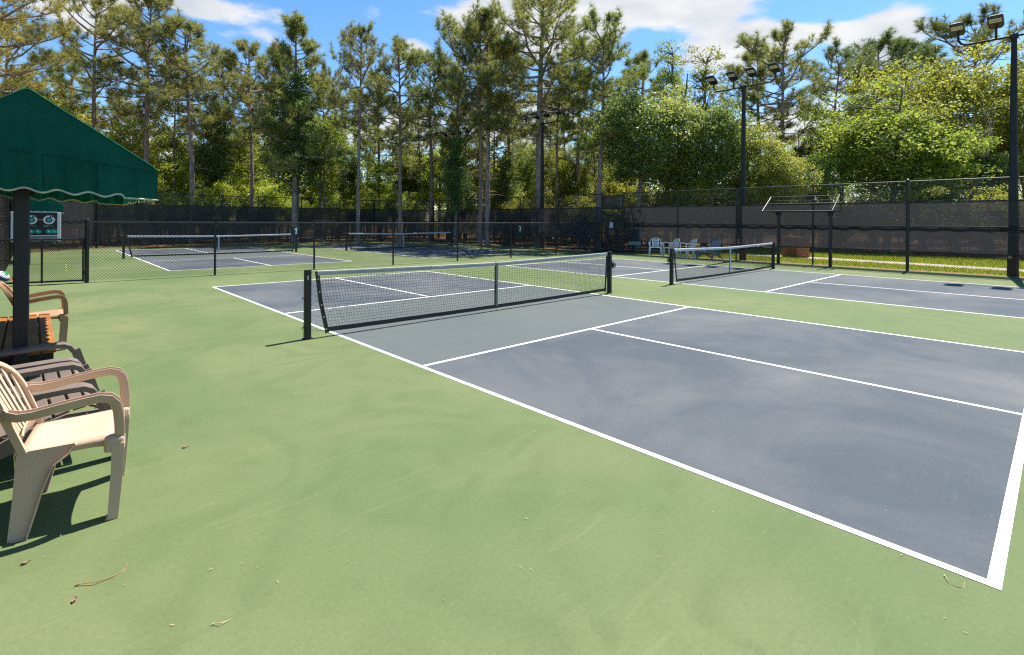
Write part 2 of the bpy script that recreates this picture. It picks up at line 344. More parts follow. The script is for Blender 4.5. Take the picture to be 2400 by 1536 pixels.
def court(ox, oy):
    e = bpy.data.objects.new('pickleball_court', None); COL.objects.link(e); e.location = (ox, oy, 0); tag(e, kind='structure')
    n0, n1 = CL/2-NVZ, CL/2+NVZ; z = .0015; zl = .003
    obj('service_area', sheet(.01, .01, CW-.01, n0, z), 'blue_acrylic', e); obj('service_area', sheet(.01, n1, CW-.01, CL-.01, z), 'blue_acrylic', e)
    obj('kitchen_area', sheet(.01, n0, CW-.01, n1, z), 'kitchen_acrylic', e)
    for a in ((0, 0, LW, CL), (CW-LW, 0, CW, CL)): obj('sideline', sheet(*a, zl), 'line_paint', e)
    for y in (0, CL-LW): obj('baseline', sheet(LW, y, CW-LW, y+LW, zl), 'line_paint', e)
    obj('kitchen_line', sheet(LW, n0, CW-LW, n0+LW, zl), 'line_paint', e); obj('kitchen_line', sheet(LW, n1-LW, CW-LW, n1, zl), 'line_paint', e)
    obj('centre_line', sheet(CW/2-LW/2, LW, CW/2+LW/2, n0, zl), 'line_paint', e); obj('centre_line', sheet(CW/2-LW/2, n1, CW/2+LW/2, CL-LW, zl), 'line_paint', e)
COURTS = [(0, 0), (9.37, -.11), (-.03, 18.38), (9.30, 18.11)]
for c_ in COURTS: court(*c_)
# lawn, path and pine straw beyond the east fence
struct('lawn', sheet(FX+.9, -30, 30.5, 14.2, -.03), 'lawn')
struct('pine_straw_strip', sheet(FX+.1, -30, FX+.9, 31, -.024), 'pine_straw')
struct('pine_straw_bed', sheet(-1.2, FNY+.1, 17, FNY+3.2, -.03), 'pine_straw')
pm = MB(); cl = [(20.6, -12), (21.9, -3), (22.35, .8), (22.95, 4.4), (23.35, 7.6), (23.5, 10.5), (23.2, 13.5), (22.5, 17), (21.6, 22)]
pl, pr = [], []
for i, (x, y) in enumerate(cl):
    a, b = cl[max(i-1, 0)], cl[min(i+1, len(cl)-1)]; d = Vector((b[0]-a[0], b[1]-a[1])).normalized(); pl.append((x-d.y*.72, y+d.x*.72, -.018)); pr.append((x+d.y*.72, y-d.x*.72, -.018))
pm.add(pl+pr, [(i, len(cl)+i, len(cl)+i+1, i+1) for i in range(len(cl)-1)]); struct('path', pm, 'concrete_path')

# ------------------------------------------------------------------ nets
def make_net(ox, oy, label, tape='net_tape', strapm='strap', hero=False):
    e = thing('pickleball_net', label, 'net', (ox, oy+CL/2, 0), 0, None)
    xl, xr, H, HC = -.40, 6.45, .914, .864
    top = lambda x: HC+(H-HC)*abs((x-(xl+xr)/2)/((xr-xl)/2))**1.2
    for x in (xl, xr):
        o = obj('post', MB().bbox((x-.04, -.04, 0), (x+.04, .04, .925)), 'net_post_paint', e, bevel=.008)
        obj('post_cap', MB().bbox((x-.042, -.042, .925), (x+.042, .042, .935)), 'net_post_paint', o, bevel=.004)
        obj('base_collar', MB().tube([(x, 0, -.002), (x, 0, .012)], .07, 12), 'pole_rust', o)
    n0, n1 = xl+.13, xr-.10; b0, b1 = n0+.15, n1-.06
    zb0, zb1 = .055, .115
    # top tape: folded canvas over the cable
    tm = MB(); xs = np.linspace(n0, n1, 60); random.seed(3)
    prof = lambda x, w: [(x, -.011-w, top(x)-.062), (x, -.014, top(x)-.03), (x, -.010, top(x)-.004), (x, 0, top(x)+.004), (x, .010, top(x)-.004), (x, .014, top(x)-.03), (x, .011+w, top(x)-.062)]
    vs = []; k = 7
    for x in xs: vs += prof(x, random.uniform(-.004, .004))
    tm.add(vs, [(i*k+j, (i+1)*k+j, (i+1)*k+j+1, i*k+j+1) for i in range(len(xs)-1) for j in range(k-1)])
    obj('top_tape', tm, tape, e, True)
    [obj('net_cable', MB().tube([p_, q_], .004, 6), 'vinyl_band', e) for p_, q_ in (((xl, 0, H-.012), (n0+.02, 0, top(n0)-.012)), ((n1-.02, 0, top(n1)-.012), (xr, 0, H-.012)))]
    # side bands, bottom band
    obj('side_band', MB().sweep([(n0, 0, top(n0)-.005), (n0+.05, 0, .5), (b0, 0, zb0-.01)], [(-.028, -.006), (.028, -.006), (.028, .006), (-.028, .006)], (1, 0, 0)), 'vinyl_band', e)
    obj('side_band', MB().sweep([(n1, 0, top(n1)-.005), (n1-.02, 0, .5), (b1, 0, zb0-.01)], [(-.024, -.006), (.024, -.006), (.024, .006), (-.024, .006)], (1, 0, 0)), 'vinyl_band', e)
    bz = lambda x: .02*(((x-3.0)/3.3)**2)+zb0
    bm = MB(); xs = np.linspace(b0-.03, b1+.03, 40); vs = []
    for i, x in enumerate(xs): w = .006*math.sin(i*1.9); vs += [(x, -.008+w, bz(x)-.012), (x, .008+w, bz(x)-.012), (x, .007+w, bz(x)+.05), (x, -.007+w, bz(x)+.05)]
    bm.add(vs, [(i*4+j, (i+1)*4+j, (i+1)*4+(j+1) % 4, i*4+(j+1) % 4) for i in range(len(xs)-1) for j in range(4)]); obj('bottom_band', bm, 'vinyl_band', e, True)
    # knotted mesh
    cm = MB(); NV = 148; NH = 17; G = np.zeros((NV+1, NH+1, 3)); rr = np.random.default_rng(11)
    for i in range(NV+1):
        s = i/NV
        for j in range(NH+1):
            u = j/NH; xt = n0+.02+s*(n1-n0-.04); xb = b0+.01+s*(b1-b0-.02); x = xt+(xb-xt)*u**1.3
            zt = top(xt)-.055; zb = bz(xb)+.045; z = zt+(zb-zt)*u
            G[i, j] = (x, 0, z)
    jit = rr.normal(0, .0035, G.shape); jit[:, 0] = 0; jit[:, -1] = 0; jit[:, :, 1] += .008*np.sin(np.linspace(0, 14, NV+1))[:, None]; G += jit
    r = .0022
    for i in range(NV+1): cm.tube([tuple(p) for p in G[i]], r, 3, False)
    for j in range(1, NH): cm.tube([tuple(p) for p in G[:, j]], r, 3, False)
    tag(obj('mesh', cm, 'net_cord', e), kind='stuff')
    xc = (xl+xr)/2
    cs = obj('centre_strap', MB().sweep([(xc, -.016, .085), (xc+.004, -.017, .4), (xc, -.017, HC-.01), (xc, 0, HC+.008), (xc, .017, HC-.01), (xc, .017, .085)], [(-.025, -.002), (.025, -.002), (.025, .002), (-.025, .002)], (1, 0, 0)), strapm, e)
    obj('anchor_hook', MB().tube([(xc, 0, .1), (xc, -.005, .05), (xc+.004, 0, -.003)], .006, 6).tube([(xc-.03, -.018, .09), (xc+.03, -.018, .09)], .008, 6), 'galvanised', cs)
    # ratchet reel on the outer face of a post
    side = xr if not hero == 'left' else xl
    sg = 1 if side == xr else -1
    rw = obj('crank_reel', MB().tube([(side+sg*.04, -.01, .63), (side+sg*.075, -.01, .63)], .032, 12).tube([(side+sg*.075, -.01, .63), (side+sg*.10, -.01, .63)], .058, 14), 'net_post_paint', e)
    pts = [(side+sg*.11, -.01+.075*math.cos(a), .63+.075*math.sin(a)) for a in np.linspace(0, 2*math.pi, 17)]
    obj('reel_wheel', MB().tube(pts, .009, 6).tube([(side+sg*.11, -.085, .63), (side+sg*.11, .065, .63)], .007, 6), 'net_post_paint', rw)
    # lacing between post and band, grommets, hooks
    lc = MB(); zz = np.linspace(.86, .09, 12); pts = []
    for i, z in enumerate(zz):
        xb = n0-.026+(.15)*(1-(z/.9))**1.4; pts += [(xl+.045, .012 if i % 2 else -.012, z+.02), (xb, 0, z-.01)]
    lc.tube(pts, .0028, 4); obj('lacing', MB().tube([(xr-.045, 0, .84), (n1+.024, 0, .8), (xr-.045, 0, .5), (n1-.0, 0, .42), (xr-.045, 0, .14), (b1+.03, 0, .09)], .0028, 4), 'net_cord', e); obj('lacing', lc, 'net_cord', e)
    if hero:
        for z in (.80, .62, .44, .27, .10):
            xb = n0+.006+.15*(1-z/.92)**1.5
            obj('grommet', MB().tube([(xb, -.0085, z), (xb, -.006, z)], .011, 10), 'brass', e)
        for z in (.55, .155):
            obj('lacing_hook', MB().tube([(xl-.035, -.03, z-.045), (xl-.047, -.03, z-.02), (xl-.05, -.03, z+.01), (xl-.064, -.03, z+.022), (xl-.08, -.03, z+.012), (xl-.082, -.03, z-.012)], .006, 6), 'net_post_paint', e)
        obj('post_sticker', MB().bbox((xl-.022, -.0425, .80), (xl+.0, -.0405, .86)), 'galvanised', e)
    return e
make_net(0, 0, 'black net with weathered grey tape and olive centre strap, laced to brown-black posts', hero=True)
make_net(COURTS[1][0], COURTS[1][1], 'net with pale tape in front of the bare shelter frame and the plastic chairs', 'net_tape_clean', 'strap_white', 'left')
make_net(COURTS[2][0], COURTS[2][1]+.05, 'net with pale tape and white centre strap behind the waist-high fence, by sign 1', 'net_tape_clean', 'strap_white')
make_net(COURTS[3][0], COURTS[3][1]+.05, 'net with pale tape on the tree-shaded court by the far fence corner, below sign 2', 'net_tape_clean', 'strap_white')

# ------------------------------------------------------------------ fences
PANEL = {}
def link_panel(w, h, sp=.076, r=.0034):
    key = (round(w, 2), round(h, 2), sp)
    if key in PANEL: return PANEL[key]
    m = MB(); q = w+h; k = -int(h/sp)-1
    while k*sp < w:
        a = k*sp; x0, z0 = (a, 0) if a >= 0 else (0, -a); x1, z1 = (a+h, h) if a+h <= w else (w, w-a)
        if x1-x0 > .01:
            m.tube([(x0, .0016, z0), (x1, .0016, z1)], r, 3, False); m.tube([(w-x0, -.0016, z0), (w-x1, -.0016, z1)], r, 3, False)
        k += 1
    # knuckled top and bottom selvage
    x = 0
    while x < w-.01:
        m.tube([(x+sp*.35, 0, h-.01), (x+sp*.5, 0, h+.022), (x+sp*.65, 0, h-.01)], r, 3, False); x += sp
    me = m.mesh('chain_link'); me.materials.append(MAT['black_wire']); PANEL[key] = me; return me

def fence(name, label, pts, h, posts_r=.03, rails=(1.0,), screen=None, term=(0, -1), mesh_top=None, hem=(), screen_off=.045, group=None, sp=.076, rail_m='black_steel', screen_m='windscreen', skip=(), z0=.04):
    """chain link fence along a list of post positions; screen=(bottom, top, side sign)"""
    e = thing(name, label, 'fence', (pts[0][0], pts[0][1], 0), 0, group); O = Vector((pts[0][0], pts[0][1], 0))
    n = len(pts); tm = [i % n for i in term]
    for i, p in enumerate(pts):
        rr = posts_r*(1.6 if i in tm else 1.0); q = Vector((p[0], p[1], 0))-O
        po = obj('post', MB().tube([q+Vector((0, 0, -.05)), q+Vector((0, 0, h+(.04 if i in tm else .0)))], rr, 10), 'black_steel', e, True)
        if i in tm: obj('post_cap', MB().tube([q+Vector((0, 0, h+.03)), q+Vector((0, 0, h+.05)), q+Vector((0, 0, h+.07))], [rr*1.15, rr*1.1, rr*.5], 10), 'black_steel', po, True)
    for i in range(n-1):
        if i in skip: continue
        a = Vector((pts[i][0], pts[i][1], 0))-O; b = Vector((pts[i+1][0], pts[i+1][1], 0))-O; d = b-a; L = d.length; ang = math.atan2(d.y, d.x); nrm = Vector((-d.y, d.x, 0)).normalized()
        for f in rails: obj('rail', MB().tube([a+Vector((0, 0, h*f-.02)), b+Vector((0, 0, h*f-.02))], .021, 8), rail_m, e, True)
        w = obj('chain_link', link_panel(round(L, 1), h-z0-.01, sp), None, e); w.location = a+nrm*.034*(1 if screen is None else screen[2])*-1+Vector((0, 0, z0)); w.rotation_euler = (0, 0, ang); w.scale = (L/round(L, 1), 1, 1)
        if screen:
            s0, s1, sg = screen; nx = 24; nz = 5; m = MB(); u = d.normalized(); vs = []
            rj = np.random.default_rng(i*7+3)
            ph = rj.uniform(0, 6)
            for k in range(nz+1):
                for j in range(nx+1):
                    tt = j/nx; z = s0+(s1-s0)*k/nz
                    if k == 0: z += .012*math.sin(j*2.1+ph)
                    if k == nz: z -= .030*math.sin(math.pi*((tt*4) % 1))*(.6+.4*math.sin(j*.9+ph))
                    bulge = .012*math.sin(j*1.1+ph)*math.sin(math.pi*k/nz)+.004*rj.normal()
                    vs.append(a+u*(L*tt)+nrm*sg*(screen_off+bulge)+Vector((0, 0, z)))
            m.add(vs, [(k*(nx+1)+j, k*(nx+1)+j+1, (k+1)*(nx+1)+j+1, (k+1)*(nx+1)+j) for k in range(nz) for j in range(nx)])
            scn = obj('windscreen', m, screen_m, e, True)
            for zz_, hh in [(s0+.02, .05), (s1-.03, .05)]+list(hem):
                hm = MB(); hv = []
                for j in range(nx+1):
                    p = a+u*(L*j/nx)+nrm*sg*(screen_off+.012); hv += [p+Vector((0, 0, zz_-hh/2)), p+Vector((0, 0, zz_+hh/2))]
                hm.add(hv, [(2*j, 2*j+2, 2*j+3, 2*j+1) for j in range(nx)]); obj('hem', hm, 'screen_hem', scn)
    return e
def line(a, b, n): return [(a[0]+(b[0]-a[0])*i/n, a[1]+(b[1]-a[1])*i/n) for i in range(n+1)]
# waist-high fence between the court pairs
mid = line((-2.13, 16.30), (17.96, 15.86), 7)
fence('chain_link_fence', 'waist-high black chain link fence with numbered signs between the two pairs of courts', mid, 1.53, .03)
# tall perimeter
NW, NE = (FWX+CH, FNY), (FX-CH, FNY)
fence('chain_link_fence', 'tall black chain link fence with dark windscreen along the back of courts 1 and 2', line(NW, NE, 6), 3.05, .028, (1.0, .5), (.42, 2.40, 1))
fence('chain_link_fence', 'short angled chain link fence section with windscreen at the far corner behind court 2', line(NE, (FX, FNY-CH), 2), 3.05, .028, (1.0, .5), (.42, 2.40, 1))
fence('chain_link_fence', 'short angled chain link fence section with windscreen beyond the practice board', line((FWX, FNY-CH), NW, 2), 3.05, .028, (1.0, .5), (.42, 2.40, 1))
fence('chain_link_fence', 'tall chain link fence with windscreen running beside court 2 to the gate', line((FX, FNY-CH), (FX, 16.12), 5), 3.05, .028, (1.0, .5), (.66, 2.36, 1))
fence('chain_link_fence', 'tall chain link fence with brown-black windscreen and lawn showing below, behind the plastic chairs', [(FX, y) for y in (14.80, 11.85, 9.17, 6.28, 3.41, .5, -2.4, -5.3)], 3.05, .03, (1.0, .5), (.64, 2.36, 1), term=(0, 4, -1), hem=[(1.42, .11)])
fence('chain_link_fence', 'sunlit chain link fence with grey windscreen behind the green canopies', line((FWX, FSY), (FWX, FNY-CH), 13), 3.05, .028, (1.0, .5), (.42, 2.40, 1), screen_m='grey_screen')

# tall gate in the east fence (y 14.8 .. 16.1)
g = thing('gate', 'tall black mesh gate with a pale notice in the tall side fence', 'gate', (FX, 14.80, 0))
def rect_frame(w, h, r, z0=0, x=0):
    return MB().tube([(x, 0, z0), (x, 0, z0+h)], r, 8).tube([(x, w, z0), (x, w, z0+h)], r, 8).tube([(x, 0, z0), (x, w, z0)], r, 8).tube([(x, 0, z0+h), (x, w, z0+h)], r, 8)
lw = 1.14
leaf = obj('gate_leaf', rect_frame(lw, 2.0, .022, .05), 'black_steel', g, True, loc=(0, .09, 0))
pm_ = obj('chain_link', link_panel(1.1, 2.0), None, leaf); pm_.rotation_euler = (0, 0, R_(90)); pm_.location = (0, .02, .05)
obj('windscreen', MB().add([(.03, .02, .08), (.03, lw-.02, .08), (.03, lw-.02, 2.0), (.03, .02, 2.0)], [(0, 1, 2, 3)]), 'windscreen', leaf)
obj('latch', MB().tube([(-.03, .06, 1.05), (-.03, .2, 1.05)], .014, 6).bbox((-.05, .03, .98), (.0, .07, 1.12)), 'black_steel', leaf)
obj('notice', MB().bbox((-.012, .52, 1.28), (-.006, .72, 1.56)), 'paper', leaf)
obj('transom', rect_frame(1.2, .66, .022, 2.27), 'black_steel', g, True, loc=(0, .05, 0))
obj('windscreen', MB().add([(.03, .06, 2.28), (.03, 1.24, 2.28), (.03, 1.24, 2.92), (.03, .06, 2.92)], [(0, 1, 2, 3)]), 'windscreen', g)
# low gate closing the waist-high fence against it
g2 = thing('gate', 'low black gate between the waist-high fence end and the tall fence', 'gate', (18.02, 15.86, 0))
gf = MB().tube([(.0, 0, .03), (0, 0, 1.05)], .02, 8).tube([(.82, 0, .03), (.82, 0, 1.05)], .02, 8).tube([(0, 0, 1.05), (.82, 0, 1.05)], .02, 8).tube([(0, 0, .06), (.82, 0, .06)], .02, 8)
obj('gate_frame', gf, 'black_steel', g2, True)
pp = obj('chain_link', link_panel(.8, 1.0, .05), None, g2); pp.location = (.01, 0, .05)
# low double gate on the left, fine mesh
g3 = thing('gate', 'low black gate with fine mesh beside the green canopy posts', 'gate', (-2.20, 16.32, 0), R_(180-12))
gw = 1.62
gf = MB()
for x in (0.0, gw*.485, gw): gf.tube([(x, 0, .03), (x, 0, 1.09)], .022, 8)
gf.tube([(0, 0, 1.09), (gw, 0, 1.09)], .022, 8).tube([(0, 0, .06), (gw, 0, .06)], .022, 8)
obj('gate_frame', gf, 'black_steel', g3, True)
pp = obj('chain_link', link_panel(1.6, 1.0, .045), None, g3); pp.location = (.01, 0, .06)
obj('hinge', MB().tube([(-.03, 0, .2), (-.03, 0, .3)], .03, 8).tube([(-.03, 0, .85), (-.03, 0, .95)], .03, 8), 'black_steel', g3)

# ------------------------------------------------------------------ lettering
def text_mesh(body, size, depth=.002):
    cu = bpy.data.curves.new('lettering', 'FONT'); cu.body = body; cu.size = size; cu.extrude = depth; cu.align_x = 'CENTER'; cu.align_y = 'CENTER'
    o = bpy.data.objects.new('lettering_source', cu); COL.objects.link(o); dg = bpy.context.evaluated_depsgraph_get()
    me = bpy.data.meshes.new_from_object(o.evaluated_get(dg)); bpy.data.objects.remove(o); return me
FACE_S = Matrix.Rotation(R_(90), 4, 'X')      # text facing -y
def lettering(body, size, m, parent, loc, name='lettering', bold=0):
    me = text_mesh(body, size); me.materials.clear(); me.materials.append(MAT[m]); o = bpy.data.objects.new(name, me); COL.objects.link(o); o.parent = parent
    o.location = loc; o.rotation_euler = (R_(90), 0, 0)
    return o
for body, x, lab in (('1', 3.00, 'small dark square sign reading one, on the waist-high fence above the court net'), ('2', 12.70, 'small dark square sign reading two, on the waist-high fence towards the tall gate')):
    y = 16.30+(x+2.13)/20.09*(15.86-16.30)-.05
    s = thing('court_sign', lab, 'sign', (x, y, 1.25))
    obj('plate', MB().bbox((-.15, -.006, -.15), (.15, .006, .15)), 'sign_green', s, bevel=.01)
    if body == '1':   # bold hand-cut numerals
        nm = MB().plate([(-.018, -.10), (.030, -.10), (.045, .10), (.0, .10), (-.05, .055), (-.05, .02), (-.005, .045)], Matrix.Translation((0, -.008, 0)) @ FACE_S, .004)
        obj('numeral', nm, 'sign_white', s)
    else: lettering('2', .26, 'sign_white', s, (0, -.009, -.0), 'numeral')
    obj('clamp', MB().bbox((-.02, .006, -.12), (.02, .04, -.09)).bbox((-.02, .006, .10), (.02, .04, .13)), 'black_steel', s)

# ------------------------------------------------------------------ floodlight poles
def flood(loc, label, h=7.43, rw=.115):
    e = thing('floodlight_pole', label, 'light pole', loc, 0, 'floodlight poles outside the fence')
    p = obj('pole', MB().sweep([(0, 0, -.05), (0, 0, h*.35), (0, 0, h)], [(-1, -.62), (-.62, -1), (.62, -1), (1, -.62), (1, .62), (.62, 1), (-.62, 1), (-1, .62)], (1, 0, 0), [rw, rw*.86, rw*.52]), 'pole_paint', e)
    obj('pole_foot', MB().sweep([(0, 0, -.05), (0, 0, .64)], [(-1, -.62), (-.62, -1), (.62, -1), (1, -.62), (1, .62), (.62, 1), (-.62, 1), (-1, .62)], (1, 0, 0), [rw*1.05, rw*1.03]), 'pole_rust', p)
    arm = [(-.06, -1.30, h+.42), (-.06, -1.29, h+.15), (-.06, -1.22, h+.03), (-.06, -1.10, h-.03), (-.06, 0, h-.03), (-.06, 1.10, h-.03), (-.06, 1.22, h+.03), (-.06, 1.29, h+.15), (-.06, 1.30, h+.42)]
    obj('cross_arm', MB().tube(arm, .034, 8).bbox((-.10, -.10, h-.09), (.06, .10, h+.03)), 'pole_paint', e, True)
    for k, y in enumerate((-1.30, -.40, .40, 1.30)):
        if abs(y) < 1: st = obj('stem', MB().tube([(-.06, y, h-.03), (-.06, y, h+.42)], .032, 8), 'pole_paint', e, True)
        M = Matrix.Rotation(R_(24), 3, 'Y')
        sh = [(-.36, -.15), (-.30, -.19), (.16, -.19), (.26, -.12), (.26, .12), (.16, .19), (-.30, .19), (-.36, .15)]
        c0 = Vector((-.16, y, h+.47)); vs = []
        for zz_, s_ in ((-.04, .96), (.0, 1.0), (.04, .9), (.055, .6)): vs += [c0+M @ Vector((a*s_, b*s_, zz_)) for a, b in sh]
        f = [(i*8+j, i*8+(j+1) % 8, (i+1)*8+(j+1) % 8, (i+1)*8+j) for i in range(3) for j in range(8)]+[tuple(range(7, -1, -1)), tuple(range(24, 32))]
        hd = obj('lamp_head', MB().add(vs, f), 'lamp_housing', e)
        ln = MB()
        for a in (-.20, -.10): ln.box(c0+M @ Vector((a, 0, -.043)), (.075, .29, .012), M)
        obj('lens', ln, 'lamp_lens', hd)
    return e
pR = flood((19.25, .88, 0), 'tall black floodlight pole with a small plate near its rusty foot', rw=.125)
obj('number_plate', MB().bbox((-.135, .02, .54), (-.128, .10, .63)), 'label_plate', pR)
flood((19.4, 9.10, 0), 'tall black floodlight pole behind the grey slatted chair by the fence')
flood((19.4, 20.85, 0), 'tall black floodlight pole beside the thickest pine trunk')
flood((19.4, 29.2, 0), 'tall black floodlight pole in front of the dark creeper-clad tree')

# ------------------------------------------------------------------ shade canopies
# local frame: x towards the court (front), y along the bench; section: front eave, ridge, rear
def cabana_frame(e, L, sgn=1, mat='black_steel'):
    F, Rg, K = (.90, 2.03), (.03, 2.60), (-.20, 2.45)
    for y in (.28, L-.28):
        po = obj('post', MB().bbox((-.05, y-.05, -.02), (.05, y+.05, 2.0)), mat, e, bevel=.006)
        gp = [(-.16, 2.0), (.16, 2.0), (.06, 1.86), (-.06, 1.86)]
        Mg = Matrix.Translation((0, y, 0)) @ FACE_S
        obj('bracket', MB().plate(gp, Mg @ Matrix.Translation((0, 0, .054)), .008).plate(gp, Mg @ Matrix.Translation((0, 0, -.054)), .008), mat, po)
        for bx, bz_ in ((-.1, 1.97), (.1, 1.97), (0, 1.93), (0, 1.88)):
            obj('bolt', MB().tube([(bx, y-.066, bz_), (bx, y-.056, bz_)], .012, 8), 'galvanised', po)
        obj('cross_beam', MB().bbox((-.20, y-.03, 1.99), (.88, y+.03, 2.05)), mat, e)
    def bar(a, b, r=.022, m=mat): obj('frame_tube', MB().tube([a, b], r, 8), m, e, True)
    for y in (0, L):
        bar((F[0], y, F[1]), (Rg[0], y, Rg[1])); bar((Rg[0], y, Rg[1]), (K[0], y, K[1])); bar((K[0], y, K[1]), (K[0], y, 2.02), .016); bar((K[0], y, 2.03), (F[0], y, F[1]))
    bar((F[0], 0, F[1]), (F[0], L, F[1])); bar((Rg[0], 0, Rg[1]), (Rg[0], L, Rg[1]), .016); bar((K[0], 0, K[1]), (K[0], L, K[1]), .014); bar((K[0], 0, 2.03), (K[0], L, 2.03), .02)
    mx_, mz_ = (F[0]+Rg[0])/2, (F[1]+Rg[1])/2; bar((mx_, 0, mz_), (mx_, L, mz_), .018)
FSH = thing('shelter_frame', 'bare black shelter frame without its canvas, on two posts in front of the fence', 'shelter frame', (18.46, 7.63, 0), R_(180))
cabana_frame(FSH, 2.33)

def cabana(loc, label, L=2.35):
    e = thing('canopy_shelter', label, 'canopy', loc)
    cabana_frame(e, L)
    rr = np.random.default_rng(5)
    # eave line dips towards the court, as the canvas drags the cantilevered front down
    top_prof = [(-.36, 2.40), (-.20, 2.49), (.0, 2.635), (.03, 2.652), (.06, 2.64), (.25, 2.51), (.5, 2.345), (.75, 2.175), (.88, 2.085), (.925, 2.045)]
    eave = lambda x: 2.20-.125*(x+.36)
    hemz = lambda x: 1.862-.045*(x+.36)
    pad = .03
    m = MB(); ny = 26; ys = np.linspace(-pad, L+pad, ny+1); k = len(top_prof); vs = []
    for j, y in enumerate(ys):
        for i, (x, z) in enumerate(top_prof):
            s = math.sin(math.pi*min(max((y/L), 0), 1)); vs.append((x, y, z+.012-.03*s*math.sin(math.pi*i/(k-1))+.004*rr.normal()))
    m.add(vs, [(j*k+i, j*k+i+1, (j+1)*k+i+1, (j+1)*k+i) for j in range(ny) for i in range(k-1)])
    roof = obj('canvas_roof', m, 'canopy_canvas', e, True)
    # scalloped hems
    def hang(path_xy, topz, botz, name, puff, out):
        """canvas panel hanging from topz(s) to botz(s) along a horizontal path"""
        n = len(path_xy); rows = 9; v = []; hem = []
        for i, (x, y) in enumerate(path_xy):
            t0, b0 = topz(i), botz(i)
            for r_ in range(rows+1):
                f = r_/rows; z = t0+(b0-t0)*f
                wob = puff*(.6*math.sin(i*.55+f*2.2)+.4*math.sin(i*1.3-f*3.1))*f*(1-.25*f)
                v.append((x+out[0]*wob, y+out[1]*wob, z))
            hem.append(v[-1])
        mm = MB().add(v, [(i*(rows+1)+r_, (i+1)*(rows+1)+r_, (i+1)*(rows+1)+r_+1, i*(rows+1)+r_+1) for i in range(n-1) for r_ in range(rows)])
        pn = obj(name, mm, 'canopy_canvas', e, True); obj('piping', MB().tube(hem, .0085, 6), 'canopy_trim', pn, True)
        return pn
    xs = np.linspace(-.36, .925, 64)
    zt = [float(np.interp(x, [p[0] for p in top_prof], [p[1] for p in top_prof])) for x in xs]
    scal = lambda u: .016*math.cos(2*math.pi*u/.205)
    for y, o_ in ((-pad, -1), (L+pad, 1)):
        pth = [(x, y) for x in xs]
        pn = hang(pth, lambda i: zt[i]+.012, lambda i: hemz(xs[i])+(scal(xs[i]-.02) if xs[i] < .68 else -.016+.0*xs[i]), 'end_panel', .016, (0, o_))
        sm = MB().tube([(x, y+o_*.003, eave(x)) for x in xs[:-1]], .004, 4)
        for sx in (-.22, .13, .48): sm.tube([(sx, y+o_*.004, eave(sx)), (sx+.01, y+o_*.006, hemz(sx)+.02)], .004, 4)
        obj('seam', sm, 'canopy_canvas', pn, True)
        obj('corner_seam', MB().tube([(x, y, z+.012) for x, z in top_prof], .009, 6), 'canopy_canvas', roof, True)
    ys2 = np.linspace(-pad, L+pad, 90)
    hang([(.925, y) for y in ys2], lambda i: 2.057, lambda i: hemz(.925)+(scal(ys2[i]) if .12 < ys2[i] < L-.12 else -.016), 'front_valance', .010, (1, 0))
    hang([(-.36, y) for y in ys2], lambda i: 2.41, lambda i: hemz(-.36)+scal(ys2[i]), 'rear_panel', .010, (-1, 0))
    lc = MB()
    for q in range(5): lc.tube([(.90-.0*q, -.02+.10+q*.05, 1.80), (.915, .085+q*.05, 1.775), (.93, .09+q*.05, 1.80)], .006, 5)
    obj('corner_lacing', lc, 'canopy_trim', e, True)
    return e
cabana((-3.225, 5.52, 0), 'green canvas canopy with white scalloped piping over the slatted bench')
cabana((-3.225, 24.3, 0), 'green canvas canopy beyond the low gate, above the practice board')

# slatted bench under the first canopy
b = thing('slatted_bench', 'orange-brown slatted bench under the green canopy, half in shade', 'bench', (-3.2, 5.86, 0))
for i, x in enumerate((-.26, -.145, -.005, .11)):
    obj('seat_slat', MB().bbox((x, 0, .42), (x+.098 if i != 1 else x+.098, 2.33, .455)), 'bench_wood', b, bevel=.006)
for y in (.06, 1.16, 2.27):
    obj('leg_frame', MB().bbox((-.24, y-.03, .36), (.19, y+.03, .42)).bbox((-.20, y-.025, 0), (-.15, y+.025, .36)).bbox((.10, y-.025, 0), (.15, y+.025, .36)), 'black_steel', b)
obj('end_board', MB().bbox((-.25, .035, .20), (.18, .06, .40)), 'old_wood', b)

